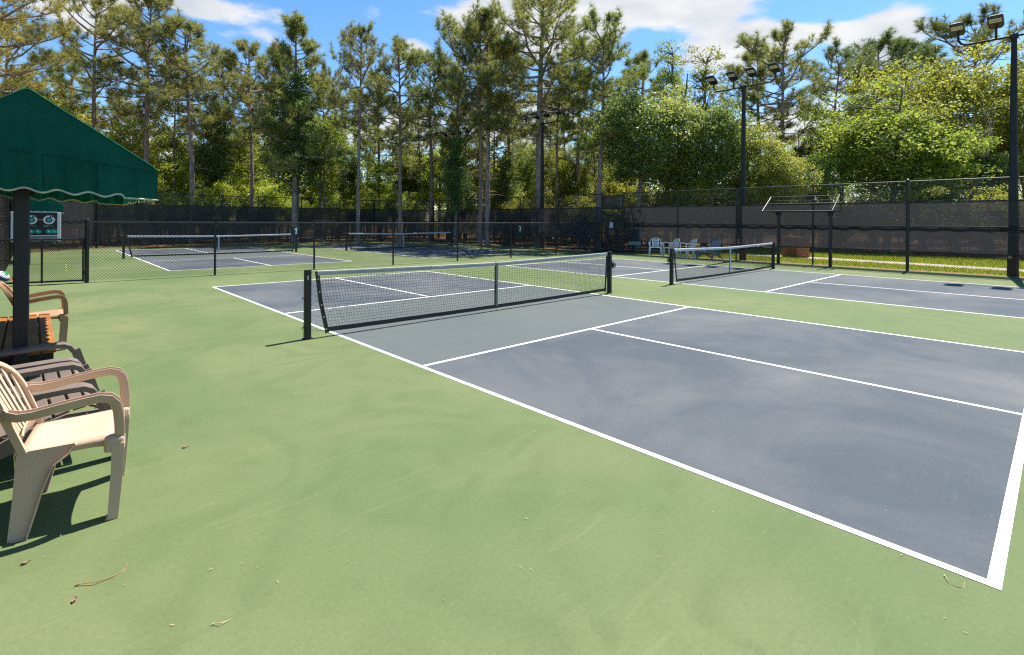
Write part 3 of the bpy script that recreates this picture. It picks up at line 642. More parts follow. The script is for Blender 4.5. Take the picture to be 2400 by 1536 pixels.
# ------------------------------------------------------------------ chairs
UPROF = [(-.050, -.020), (.050, -.020), (.050, .046), (.042, .046), (.034, -.006), (-.034, -.006), (-.042, .046), (-.050, .046)]
def rrect(w, h, r=.3):
    pts = []
    for cx, cy, a0 in ((1, -1, -90), (1, 1, 0), (-1, 1, 90), (-1, -1, 180)):
        for k in range(3):
            a = R_(a0+45*k); pts.append((cx*w*(1-r)+w*r*math.cos(a), cy*h-cy*min(w*r, h)*1+min(w*r, h)*math.sin(a)))
    return pts
def monobloc(name, label, mat, back='slots', loc=(0, 0, 0), rotz=0, group=None):
    e = thing(name, label, 'chair', loc, rotz, group)
    # seat shell with rolled edge
    m = MB(); n = 12; vs = []
    for i in range(n+1):
        for j in range(n+1):
            u, v = i/n, j/n; w = .215+.02*u; x = -.17+.41*u; y = (v*2-1)*w
            z = .415+.022*u-.018*math.sin(math.pi*v)*math.sin(math.pi*min(1, u*1.1))-.02*max(0, u-.88)**2*60
            vs.append((x, y, z))
    m.add(vs, [(i*(n+1)+j, (i+1)*(n+1)+j, (i+1)*(n+1)+j+1, i*(n+1)+j+1) for i in range(n) for j in range(n)])
    s = obj('seat', m, mat, e, True); sf = s.modifiers.new('shell', 'SOLIDIFY'); sf.thickness = .007; sf.offset = -1
    sk = MB()
    for sg in (-1, 1):
        top = [(-.17+.41*u, sg*(.215+.02*u), .415+.022*u) for u in np.linspace(0, 1, 9)]
        dp = [.03, .035, .045, .05, .045, .045, .048, .055, .075]
        vs = top+[(x, y+sg*.012, z-d) for (x, y, z), d in zip(top, dp)]; sk.add(vs, [(i, i+1, 10+i, 9+i) for i in range(8)])
    fr = [(.24, y, .437-.012) for y in np.linspace(-.235, .235, 9)]; vs = fr+[(.25, p[1], .437-.03-.035*abs(p[1]/.235)**3) for p in fr]; sk.add(vs, [(i, i+1, 10+i, 9+i) for i in range(8)])
    s2 = obj('skirt', sk, mat, s, True); sf = s2.modifiers.new('shell', 'SOLIDIFY'); sf.thickness = .007; sf.offset = 0
    # backrest frame
    def bp(a, t):      # a in -1..1 across, t up
        x = -.150-.150*t-.055*(1-a*a)*(.35+.65*t); return Vector((x, a*.235*(1+.06*t), .415+.43*t))
    outline = []
    for k in range(33):
        th = math.pi*k/32; a = -math.cos(th); tt = math.sin(th)
        outline.append(bp(max(-1, min(1, a*1.0)), .42+.57*tt**.8))
    full = [bp(-1, t) for t in (0.0, .14, .28)]+outline+[bp(1, t) for t in (.28, .14, .0)]
    obj('back_frame', MB().sweep(full, [(-.016, -.009), (.016, -.012), (.020, 0), (.016, .012), (-.016, .009), (-.02, 0)], (1, 0, .2)), mat, e, True)
    if back == 'slots':
        for a in np.linspace(-.84, .84, 9):
            tm_ = .42+.57*(1-a*a)**.4-.03
            pth = [bp(a, t) for t in np.linspace(.10, tm_, 9)]
            obj('back_slat', MB().sweep(pth, [(-.017, -.004), (.017, -.004), (.017, .004), (-.017, .004)], (0, 1, 0)), mat, e, True)
        obj('back_rail', MB().sweep([bp(a, .10) for a in np.linspace(-1, 1, 13)], [(-.05, -.004), (.05, -.004), (.05, .004), (-.05, .004)], (.35, 0, 1)), mat, e, True)
    else:              # open lattice panel in the middle of the back
        for a in (-.62, .62): obj('back_slat', MB().sweep([bp(a*(1-.25*(1-t)), t) for t in np.linspace(.0, .86, 8)], [(-.02, -.004), (.02, -.004), (.02, .004), (-.02, .004)], (0, 1, 0)), mat, e, True)
        for t in np.linspace(.08, .86, 6): obj('back_rail', MB().sweep([bp(a, t) for a in np.linspace(-.6, .6, 7)], [(-.012, -.004), (.012, -.004), (.012, .004), (-.012, .004)], (.35, 0, 1)), mat, e, True)
        for sg in (-1, 1):
            for c_ in np.linspace(-.7, .7, 5):
                p = [bp(max(-.6, min(.6, c_+sg*(t-.47)*1.1)), t) for t in np.linspace(.08, .88, 7)]
                obj('back_slat', MB().sweep(p, [(-.009, -.003), (.009, -.003), (.009, .003), (-.009, .003)], (0, 1, 0)), mat, e, True)
    for sg in (-1, 1):
        # arm: flows out of the back frame, runs forward, turns down to the seat corner
        pa = [bp(sg*1.0, .50)+Vector((.0, sg*.004, 0)), Vector((-.205, sg*.262, .618)), Vector((-.16, sg*.275, .607)), Vector((-.10, sg*.283, .610)), Vector((0, sg*.287, .628)), Vector((.10, sg*.287, .642)), Vector((.165, sg*.285, .648)),
              Vector((.20, sg*.282, .640)), Vector((.222, sg*.278, .615)), Vector((.232, sg*.270, .57)), Vector((.238, sg*.256, .49)), Vector((.24, sg*.246, .40))]
        ap = [(-.030, -.032), (-.028, .004), (-.022, .011), (-.008, .014), (.008, .014), (.022, .011), (.028, .004), (.030, -.032), (.024, -.032), (.020, .002), (-.020, .002), (-.024, -.032)]
        obj('arm', MB().sweep(pa, ap, (0, 1, 0), [(.7, .9), (.85, 1), (1, 1), (1, 1), (1, 1), (1, 1), (1, 1), (1, 1), (1, 1), (1, 1), (.95, 1), (.9, 1)]), mat, e, True)
        # front leg: channel below a solid knee
        kn = obj('leg', MB().sweep([(.232, sg*.250, .395), (.228, sg*.257, .25), (.219, sg*.268, .10), (.213, sg*.276, 0)], [(a, -b) for a, b in UPROF][::-1], (0, 1, 0), [.85, .80, .75, .70]), mat, e)
        obj('knee', MB().bbox((.180, sg*.247-.043, .350), (.272, sg*.247+.043, .434)), mat, kn, bevel=.016)
        obj('foot', MB().bbox((.190, sg*.276-.028, 0), (.240, sg*.276+.028, .007)), mat, kn)
        # rear leg: broad web with a flange
        poly = [(-.175, .425), (.06, .425), (.03, .378), (-.03, .335), (-.07, .22), (-.125, .0), (-.20, .0), (-.185, .2)]
        Ml = Matrix.Translation((0, sg*.225, 0)) @ Matrix.Rotation(R_(sg*6.5), 4, 'X').inverted() @ FACE_S
        Ml = Matrix.Translation((0, sg*.276, 0)) @ Matrix.Rotation(R_(sg*5.5), 4, 'X') @ FACE_S
        rl = obj('leg', MB().plate(poly, Ml, .006), mat, e)
        fl = MB(); edge = [(.06, .425), (.03, .378), (-.03, .335), (-.07, .22), (-.125, .0)]
        fl.sweep([Ml @ Vector((a, b_, -sg*0)) for a, b_ in edge], [(-.030, -.003), (.030, -.003), (.030, .003), (-.030, .003)], (0, 1, 0)); obj('flange', fl, mat, rl, True)
        obj('foot', MB().add([Ml @ Vector((a, .003, d)) for a, d in ((-.185, -.02), (-.13, -.02), (-.13, .02), (-.185, .02))]+[Ml @ Vector((a, .0, d)) for a, d in ((-.185, -.02), (-.13, -.02), (-.13, .02), (-.185, .02))], [(0, 1, 2, 3), (7, 6, 5, 4), (0, 4, 5, 1), (1, 5, 6, 2), (2, 6, 7, 3), (3, 7, 4, 0)]), mat, rl)
    return e
monobloc('plastic_armchair', 'beige plastic armchair with slotted back standing next to the grey slatted chairs', 'beige_resin', 'slots', (-3.005, 3.597, 0), R_(-9))
monobloc('plastic_armchair', 'beige plastic armchair coloured darker for shade, past the end of the orange-brown bench', 'beige_resin_shaded', 'slots', (-3.09, 8.36, 0), R_(0))
wg = 'white plastic armchairs along the fence'
monobloc('plastic_armchair', 'white plastic lattice-back armchair with its front turned towards the courts, next to the gate', 'white_resin', 'lattice', (18.36, 12.66, 0), R_(211), wg)
monobloc('plastic_armchair', 'white plastic lattice-back armchair, middle of the three white ones', 'white_resin', 'lattice', (18.48, 11.92, 0), R_(150), wg)
monobloc('plastic_armchair', 'white plastic lattice-back armchair beside the grey slatted chair at the fence', 'white_resin', 'lattice', (18.48, 11.10, 0), R_(147), wg)

def adirondack(label, mat, loc, rotz, fold=0):
    e = thing('slatted_garden_chair', label, 'chair', loc, rotz)
    seat = [(.325, .275), (.31, .335), (.25, .36), (.165, .345), (.075, .322), (-.015, .298), (-.105, .275), (-.19, .255)]
    for (x0, z0), (x1, z1) in zip(seat[:-1], seat[1:]):
        dx, dz = x1-x0, z1-z0; L = math.hypot(dx, dz); g_ = .008/L
        a = Vector((x0+dx*g_, 0, z0+dz*g_)); b_ = Vector((x1-dx*g_, 0, z1-dz*g_)); hw = .245
        o = obj('seat_slat', MB().sweep([a, b_], [(-hw, -.010), (hw, -.010), (hw, .010), (-hw, .010)], (0, 1, 0)), mat, e, bevel=.005)
    for sg in (-1, 1):
        obj('side_rail', MB().sweep([(.31, sg*.262, .29), (.15, sg*.262, .285), (-.1, sg*.262, .215), (-.38, sg*.262, .09), (-.56, sg*.262, .012)], [(-.014, -.048), (.014, -.048), (.014, .048), (-.014, .048)], (0, 1, 0), [(1, .7), (1, 1), (1, 1), (1, .8), (1, .35)]), mat, e)
        # arm board runs forward and rolls over into the front leg
        pa = [(-.42, sg*.325, .495), (-.15, sg*.335, .505), (.14, sg*.34, .515), (.215, sg*.34, .513), (.255, sg*.34, .492), (.278, sg*.34, .455), (.315, sg*.345, .33), (.37, sg*.35, .16), (.415, sg*.352, .0)]
        obj('arm', MB().sweep(pa[:6], [(-.064, -.016), (.064, -.016), (.064, .012), (.058, .018), (-.058, .018), (-.064, .012)], (0, 1, 0), [(.7, 1), (.9, 1), (1, 1), (1, 1), (1, 1), (.95, 1)]), mat, e)
        lg = obj('leg', MB().sweep(pa[5:], [(-.050, -.014), (.050, -.014), (.050, .014), (-.050, .014)], (0, 1, 0), [1, .95, .9, .85]).sweep(pa[5:], [(-.012, -.05), (.012, -.05), (.012, -.012), (-.012, -.012)], (0, 1, 0), [1, 1, .9, .7]), mat, e)
        obj('foot', MB().box((.413, sg*.352, .02), (.045, .095, .04)), mat, lg, bevel=.004)
        obj('arm_brace', MB().sweep([(-.30, sg*.30, .49), (-.28, sg*.29, .36), (-.25, sg*.27, .16)], [(-.012, -.03), (.012, -.03), (.012, .03), (-.012, .03)], (0, 1, 0)), mat, e)
    for k in range(-2, 3):
        h_ = .98-.035*k*k; o = obj('back_slat', MB().sweep([(-.17, k*.093, .235), (-.30, k*.108, .52), (-.44-.02*(2-abs(k)), k*.122, h_-.03), (-.455-.02*(2-abs(k)), k*.123, h_)], [(-.045, -.009), (.045, -.009), (.045, .009), (-.045, .009)], (0, 1, 0), [.95, 1.08, 1.2, .75]), mat, e, bevel=.004)
    for z, x in ((.50, -.315), (.80, -.425)): obj('back_rail', MB().box((x, 0, z), (.025, .56, .05)), mat, e)
    return e
adirondack('dark taupe slatted garden chair next to the beige plastic armchair, on sunny green court', 'taupe_resin', (-3.135, 4.48, 0), R_(2))
adirondack('dark taupe slatted garden chair touching the bench, partly shaded by the green canopy', 'taupe_resin', (-3.16, 5.34, 0), R_(1))
ga = adirondack('grey slatted garden chair with a towel, at the fence near the white chairs', 'grey_resin', (18.46, 10.10, 0), R_(172))
# towel hung over its arm
tw = MB(); vs = []
for i in range(9):
    for j in range(7):
        s_ = i/8; v_ = j/6; d = s_*.70
        if d < .26: p = (.07, .0+.02*math.sin(j), .27+d) if False else (.078+.006*math.sin(j*1.7), 0, .265+d)
        elif d < .40: p = (.078-(d-.26), 0, .53)
        else: p = (-.068-.006*math.sin(j*1.9), 0, .53-(d-.40))
        vs.append((v_*.24-.12, p[0], p[2]))
tw.add(vs, [(i*7+j, i*7+j+1, (i+1)*7+j+1, (i+1)*7+j) for i in range(8) for j in range(6)])
to = obj('towel', tw, 'towel', None, True); to.location = (18.50, 10.44, 0); to.rotation_euler = (0, 0, R_(172)); tag(to, 'pale blue patterned towel hanging over the arm of the grey garden chair', 'towel')

# ------------------------------------------------------------------ things outside the east fence
p = ground_at(1430, 22.6)
bo = thing('park_bench', 'dark red-brown plank bench seen through the tall gate', 'bench', (20.9, 16.3, 0), R_(115))
for i in range(4): obj('back_slat', MB().bbox((-.75, .02+.02*i, .46+.10*i), (.75, .045+.02*i, .545+.10*i)), 'old_wood', bo, bevel=.006)
for i in range(4): obj('seat_slat', MB().bbox((-.75, -.40+.105*i, .41), (.75, -.305+.105*i, .445)), 'old_wood', bo, bevel=.006)
for x in (-.6, .6): obj('leg', MB().bbox((x-.03, -.40, -.05), (x+.03, -.34, .41)).bbox((x-.03, .02, -.05), (x+.03, .08, .62)), 'black_steel', bo)
bo2 = thing('park_bench', 'low reddish plank bench on the pine straw behind the white chairs', 'bench', (19.75, 11.9, 0), R_(90))
for i in range(3): obj('seat_slat', MB().bbox((-.8, -.2+.13*i, .42), (.8, -.085+.13*i, .455)), 'crate_wood', bo2, bevel=.006)
for i in range(2): obj('back_slat', MB().bbox((-.8, -.25, .60+.12*i), (.8, -.22, .70+.12*i)), 'crate_wood', bo2, bevel=.006)
for x in (-.65, .65): obj('leg', MB().bbox((x-.03, -.2, -.05), (x+.03, -.14, .42)).bbox((x-.03, .10, -.05), (x+.03, .16, .42)).bbox((x-.03, -.22, .42), (x+.03, -.19, .80)), 'old_wood', bo2)
cr_ = thing('wooden_bin', 'orange-brown boarded litter bin on the edge of the concrete path', 'bin', (23.45, 8.35, 0), R_(-20))
for sx, sy, n_b, w_ in ((1, 0, 6, .8), (-1, 0, 6, .8), (0, 1, 6, .8), (0, -1, 6, .8)):
    for i in range(n_b):
        c_ = -w_/2+w_/n_b*(i+.5)
        o = obj('plank', MB().box((sx*.40 if sx else c_, sy*.40 if sy else c_, .44), (.025 if sx else w_/n_b-.008, .025 if sy else w_/n_b-.008, .92)), 'crate_wood', cr_, bevel=.004)
obj('lid', MB().bbox((-.43, -.43, .90), (.43, .43, .94)), 'crate_wood', cr_, bevel=.006); obj('liner', MB().bbox((-.37, -.37, 0), (.37, .37, .88)), 'black_steel', cr_)
obj('handle_plate', MB().bbox((-.06, -.42, .06), (.06, -.413, .10)), 'label_plate', cr_)
ns = thing('notice_board', 'pale blue-white board fixed behind the fence between the gate and the white chairs', 'board', (FX+.16, 14.25, 0))
obj('panel', MB().bbox((0, -.34, .44), (.02, .34, 1.45)), 'panel_blue', ns); obj('bracket', MB().bbox((-.15, -.02, .9), (0, .02, .94)).bbox((-.15, -.02, 1.3), (0, .02, 1.34)), 'black_steel', ns)
for y in (-.3, .3): obj('stake', MB().bbox((.02, y-.02, -.05), (.05, y+.02, 1.3)), 'black_steel', ns)

# ------------------------------------------------------------------ practice board and small things by the far canopy
pb = thing('practice_board', 'black and white practice board with teal ring logos under the far green canopy', 'practice board', (-2.98, 23.9, 0))
bw = .60; z0_, z1_ = .78, 1.80
obj('face', MB().bbox((-bw, -.02, z0_+.22), (bw-.10, .0, z1_)), 'board_black', pb)
obj('side_post', MB().bbox((bw-.10, -.05, z0_), (bw, .04, z1_+.01)), 'board_white', pb, bevel=.008); obj('side_post', MB().bbox((-bw-.10, -.05, z0_), (-bw, .04, z1_+.01)), 'board_white', pb, bevel=.008)
obj('top_rail', MB().bbox((-bw, -.03, z1_), (bw-.1, .03, z1_+.03)), 'board_white', pb); obj('ledge', MB().bbox((-bw, -.06, z0_+.20), (bw-.1, .0, z0_+.225)), 'board_white', pb)
for i in range(4): obj('louvre', MB().bbox((-bw, -.03-.004*i, z0_+.15-.045*i), (bw-.1, -.0, z0_+.185-.045*i)), 'board_louvre', pb)
obj('pedestal', MB().bbox((-.38, .0, 0), (-.30, .06, z0_)).bbox((-.62, -.25, 0), (-.20, .3, .05)).bbox((-.40, .0, .7), (.3, .05, z0_)), 'black_steel', pb)
def ring(cx, cz, r, m, gap=0, rot=0, w=.4, name='logo_ring'):
    n = 24; vs = []; y = -.023
    for i in range(n+1):
        a = R_(rot)+R_(gap/2)+(2*math.pi-R_(gap))*i/n
        for q in (r, r*(1-w)): vs.append((cx+q*math.cos(a), y, cz+q*math.sin(a)))
    obj(name, MB().add(vs, [(2*i, 2*i+1, 2*i+3, 2*i+2) for i in range(n)]), m, pb)
def disc(cx, cz, r, m, name='logo_dot'): obj(name, MB().add([(cx+r*math.cos(a), -.0235, cz+r*math.sin(a)) for a in np.linspace(0, 2*math.pi, 17)[:-1]], [tuple(range(16))]), m, pb)
for cx in (-.18, .28):
    cz = z1_-.26
    ring(cx, cz, .155, 'board_white', 34, 62, .38); disc(cx, cz, .055, 'logo_teal')
    obj('logo_stroke', MB().bbox((cx+.06, -.026, cz+.02), (cx+.075, -.024, cz+.17)), 'board_white', pb)
    lettering('Drill', .062, 'board_white', pb, (cx-.085, -.026, cz-.215)); lettering('Pickle', .062, 'logo_teal', pb, (cx+.065, -.026, cz-.215))
obj('logo_rule', MB().bbox((-.01, -.024, z1_-.262), (.10, -.0225, z1_-.25)).bbox((.44, -.024, z1_-.262), (.50, -.0225, z1_-.25)), 'board_white', pb)
for cx in (-.42, -.18, -.0, .28-.0, .43): 
    ring(cx, z0_+.36, .078, 'logo_teal', 30, 62, .42); disc(cx, z0_+.36, .026, 'board_white')
for x in (.06, .42): obj('slider', MB().bbox((x-.04, -.06, z0_+.06), (x+.04, -.045, z0_+.12)).bbox((x-.2, -.052, z0_+.075), (x-.04, -.048, z0_+.085)), 'board_white', pb)

bb = thing('beach_ball', 'striped red, white, blue and green ball on the court by the low gate', 'ball', (-3.70, 17.15, .16))
cols = ['ball_green', 'ball_white', 'ball_blue', 'ball_white', 'ball_red', 'ball_white', 'ball_red']
for i, c_ in enumerate(cols):
    a0, a1 = R_(90-180*i/7), R_(90-180*(i+1)/7); vs = []; n = 24; q = 3
    for k in range(q+1):
        a = a0+(a1-a0)*k/q
        vs += [(.16*math.cos(a)*math.cos(2*math.pi*j/n), .16*math.cos(a)*math.sin(2*math.pi*j/n), .16*math.sin(a)) for j in range(n)]
    obj('stripe', MB().add(vs, [(k*n+j, (k+1)*n+j, (k+1)*n+(j+1) % n, k*n+(j+1) % n) for k in range(q) for j in range(n)]), c_, bb, True)
bb.rotation_euler = (R_(25), R_(40), 0)
for x, y in ((-3.47, 18.2), (-3.36, 18.3)):
    c_ = thing('marker_cone', 'small orange marker cone on the court behind the low gate', 'cone', (x, y, 0), 0, 'orange cones behind the low gate')
    obj('cone', MB().tube([(0, 0, .012), (0, 0, .17), (0, 0, .175)], [.07, .022, .012], 14), 'cone_orange', c_, True); obj('base', MB().bbox((-.095, -.095, 0), (.095, .095, .014)), 'cone_orange', c_)
def pball(loc, label, grp=None):
    me = bpy.data.meshes.new('pickleball'); import bmesh
    bm = bmesh.new(); bmesh.ops.create_icosphere(bm, subdivisions=2, radius=.024); bm.to_mesh(me); bm.free(); me.polygons.foreach_set('use_smooth', [True]*len(me.polygons))
    o = obj('pickleball', me, 'ball_yellow', None, loc=loc); tag(o, label, 'ball', grp)
for px, row in ((154, 631), (155, 637), (155, 644)):
    dpt = 1.6179*FPX/(row-PY0); g_ = ground_at(px, dpt); pball((g_.x, g_.y, .037), 'yellow pickleball lying on the court behind the low gate', 'yellow balls behind the low gate')

# ------------------------------------------------------------------ litter on the court
def px_ground(px, row): return ground_at(px, 1.6179*FPX/(row-PY0-.0062*(PX0-px)*0))
def twig(pixels, r, label, m='twig'):
    pts = [px_ground(*q)+Vector((0, 0, .006+.006*math.sin(i*1.7))) for i, q in enumerate(pixels)]
    o = thing('fallen_twig', label, 'twig', (pts[0].x, pts[0].y, 0)); rel = [p-Vector((pts[0].x, pts[0].y, 0)) for p in pts]
    obj('stem', MB().tube(rel, [r]*(len(rel)-1)+[r*.5], 5), m, o, True); obj('node', MB().tube([rel[0]-Vector((.006, 0, 0)), rel[0]+Vector((.006, 0, 0))], r*1.6, 6), m, o, True)
twig([(186, 1379), (226, 1376), (262, 1362), (295, 1344), (306, 1328)], .0024, 'long bent brown twig on the green court near the beige chair')
twig([(506, 1469), (524, 1471), (540, 1461), (548, 1454)], .0014, 'short pale crooked twig on the open green court', 'needle_dry')
twig([(2218, 1345), (2228, 1359), (2248, 1369), (2264, 1371), (2266, 1361)], .0014, 'thin hooked twig beside the white corner of the near court', 'needle_dry')
def leaf_thing(px, row, s, rot, label):
    p_ = px_ground(px, row); o = thing('fallen_leaf', label, 'leaf', (p_.x, p_.y, .003), R_(rot))
    m = MB(); n = 6; v = []
    for i in range(n+1):
        u = i/n; w = .42*math.sin(math.pi*u**.8)*(1+.25*(i % 2)); v += [((u-.5)*s, -w*s*.5, .004+.012*abs(u-.5)), ((u-.5)*s, 0, .002), ((u-.5)*s, w*s*.5, .005)]
    m.add(v, [(3*i+j, 3*i+3+j, 3*i+4+j, 3*i+1+j) for i in range(n) for j in range(2)]); obj('blade', m, 'dead_leaf', o); obj('stalk', MB().tube([(s*.5, 0, .003), (s*.72, .01, .004)], .0012, 4), 'dead_leaf', o)
leaf_thing(65, 1328, .036, 20, 'small brown leaf on the green court below the beige chair'); leaf_thing(180, 1415, .036, 70, 'rounded pinkish brown leaf on the green court past the long twig'); leaf_thing(438, 1054, .042, 10, 'curled dark leaf on the open green court')
lm_ = MB(); rr = np.random.default_rng(21)
for i in range(300):
    d = rr.uniform(1.6, 9.5); lat = rr.uniform(-.95, .97)*d; p_ = CAM+fwd*d+rgt0*lat; a = rr.uniform(0, 6.28); L_ = rr.choice([.006, .011, .02, .035], p=[.5, .3, .15, .05])
    q_ = Vector((math.cos(a), math.sin(a), 0)); s_ = Vector((-q_.y, q_.x, 0))*rr.uniform(.0007, .0016); b0_ = Vector((p_.x, p_.y, .0045)); bd = s_*rr.uniform(-4, 4)
    lm_.add([b0_-q_*L_/2-s_, b0_-q_*L_/2+s_, b0_+bd+s_+Vector((0, 0, .003)), b0_+bd-s_+Vector((0, 0, .003)), b0_+q_*L_/2+s_*.5, b0_+q_*L_/2-s_*.5], [(0, 1, 2, 3), (3, 2, 4, 5)])
tag(obj('pine_needle_litter', lm_, 'needle_dry'), 'scattered dry pine needles and specks on the courts', 'litter', kind='stuff')

# ------------------------------------------------------------------ trees and shrubs
def np_mesh(name, V, F, var, mat):
    me = bpy.data.meshes.new(name); nf, k = F.shape
    me.vertices.add(len(V)); me.vertices.foreach_set('co', V.astype(np.float32).ravel())
    me.loops.add(nf*k); me.loops.foreach_set('vertex_index', F.astype(np.int32).ravel())
    me.polygons.add(nf); me.polygons.foreach_set('loop_start', np.arange(0, nf*k, k, dtype=np.int32)); me.polygons.foreach_set('loop_total', np.full(nf, k, dtype=np.int32))
    if var is not None:
        at = me.attributes.new('var', 'FLOAT', 'FACE'); at.data.foreach_set('value', var.astype(np.float32))
    me.update(); me.materials.append(MAT[mat]); return me
def unit(a): return a/np.maximum(np.linalg.norm(a, axis=-1, keepdims=True), 1e-9)
def needle_mesh(pos, axis, rg, n=26, L=.34, w=.026):
    T = len(pos); d = rg.normal(size=(T, n, 3)); d = unit(d); d = unit(d*1.0+axis[:, None, :]*.75+np.array([0, 0, .10]))
    s = unit(np.cross(d, rg.normal(size=(T, n, 3)))); ln = L*rg.uniform(.65, 1.15, (T, n, 1)); base = pos[:, None, :]+d*.03-axis[:, None, :]*rg.uniform(0, .16, (T, n, 1))
    V = np.stack([base-s*w*.5, base+s*w*.5, base+d*ln], 2).reshape(-1, 3); F = np.arange(len(V)).reshape(-1, 3)
    var = np.clip(rg.normal(.42, .16, (T, 1))+rg.normal(0, .14, (T, n))+(rg.uniform(size=(T, n)) > .93)*.4, 0, 1).ravel(); return V, F, var
def leaf_arrays(cent, rad, nl, rg, size, flat=.7, base_var=.45):
    C = len(cent); P = rg.normal(size=(C, nl, 3)); P = unit(P)*rg.uniform(.25, 1, (C, nl, 1))**.6*rad[:, None, None]; P[:, :, 2] *= flat; out = unit(P+1e-6)
    pos = (cent[:, None, :]+P).reshape(-1, 3); nrm = unit(out.reshape(-1, 3)*.7+rg.normal(size=(C*nl, 3))*.75+np.array([0, 0, .35]))
    a = unit(np.cross(nrm, rg.normal(size=nrm.shape))); b = np.cross(nrm, a); s = size*rg.uniform(.6, 1.25, (len(pos), 1))
    V = np.stack([pos-a*s*.5, pos+b*s*.28+nrm*s*.05, pos+a*s*.5-nrm*s*.06, pos-b*s*.28+nrm*s*.05], 1).reshape(-1, 3); F = np.arange(len(V)).reshape(-1, 4)
    var = np.clip(base_var+np.repeat(rg.normal(0, .13, C), nl)+rg.normal(0, .15, C*nl)+(rg.uniform(size=C*nl) > .95)*.35, 0, 1); return V, F, var

def pine_variant(seed, H=15., start=.5, spread=3.2, nb=34, shape='round', lean=0., dense=1.0, stubs=8, r0=None, trunk_mat='pine_bark'):
    rg = np.random.default_rng(seed); r0 = r0 or .010*H+.02
    def tp(t):
        x = lean*H*t**1.4+.10*math.sin(t*5+seed)*t; return Vector((x, .12*math.sin(t*4+seed*2.1)*t, H*t))
    tm = MB(); ts = np.linspace(0, 1, 15); tm.tube([tp(t)+Vector((0, 0, -.15 if t == 0 else 0)) for t in ts], [max(.025, r0*(1.18 if t == 0 else 1)*(1-.80*t**1.15)) for t in ts], 9)
    bm = MB(); tp_, ta_ = [], []
    for i in range(nb):
        u = (i+.5)/nb; t = start+(1-start)*(u**.9)*.985
        prof = {'round': math.sin(math.pi*(.18+.80*u))**.8, 'flat': .55+.5*u if u < .8 else 1.0-.9*(u-.8)/.2*.7, 'cone': (1-u)**.8*.95+.12}[shape]
        L = spread*prof*rg.uniform(.65, 1.15); a = i*2.39996+rg.normal(0, .35); e0 = R_(-8+45*u+rg.normal(0, 9)); up = R_(22+22*u)
        p = tp(t); path = [p]; k = 6
        for s in range(k):
            e = e0+up*(s/k)**1.3+rg.normal(0, .10); a += rg.normal(0, .13); p = p+Vector((math.cos(a)*math.cos(e), math.sin(a)*math.cos(e), math.sin(e)))*(L/k); path.append(p)
        rb = max(.016, .022*L+.014); bm.tube(path, [rb*(1-.8*j/k) for j in range(k+1)], 5, False)
        ns = max(4, int(L*2.9*dense))
        for s in range(ns):
            f = .34+.66*(s+.6)/ns; q = f*k; j = min(int(q), k-1); o = path[j].lerp(path[j+1], q-j); sd_ = 1 if s % 2 else -1
            a2 = a+sd_*rg.uniform(.35, 1.1); e2 = e0+up*.7+rg.normal(.15, .25); l2 = L*(.34-.18*f)*rg.uniform(.7, 1.3)+.18
            d = Vector((math.cos(a2)*math.cos(e2), math.sin(a2)*math.cos(e2), math.sin(e2))); m1 = o+d*l2*.5; d2 = (d+Vector((0, 0, rg.uniform(.1, .7)))).normalized(); q2 = m1+d2*l2*.55
            bm.tube([o, m1, q2], [.012, .010, .007], 3, False)
            for w_, dd in ((q2, d2), (m1+d2*l2*.2, (d2+d).normalized()), (m1+Vector(rg.normal(0, .12, 3)), d)):
                if rg.uniform() < .93: tp_.append(w_); ta_.append(dd)
            for _ in range(1):
                dd = (d2+Vector(rg.normal(0, .6, 3))).normalized(); tp_.append(q2+dd*rg.uniform(.1, .3)); ta_.append(dd)
        tp_.append(path[-1]); ta_.append((path[-1]-path[-2]).normalized())
    for i in range(stubs):
        t = rg.uniform(.2, start+.05); a = rg.uniform(0, 6.28); L = rg.uniform(.3, 1.4); e = rg.uniform(-.3, .35); p = tp(t); d = Vector((math.cos(a)*math.cos(e), math.sin(a)*math.cos(e), math.sin(e)))
        bm.tube([p, p+d*L*.6, p+d*L+Vector((0, 0, -.1*L))], [.025, .016, .006], 4, False)
    for k in range(8): tp_.append(tp(.95+.05*k/8)+Vector(rg.normal(0, .15, 3))); ta_.append(Vector((rg.normal(0, .4), rg.normal(0, .4), 1)).normalized())
    V, F, va = needle_mesh(np.array([tuple(p) for p in tp_]), np.array([tuple(p) for p in ta_]), rg)
    tm.add(bm.v, bm.f); tme = tm.mesh('trunk', True); tme.materials.append(MAT[trunk_mat])
    return {'trunk': tme, 'crown': np_mesh('crown', V, F, va, 'pine_needles'), 'H': H}

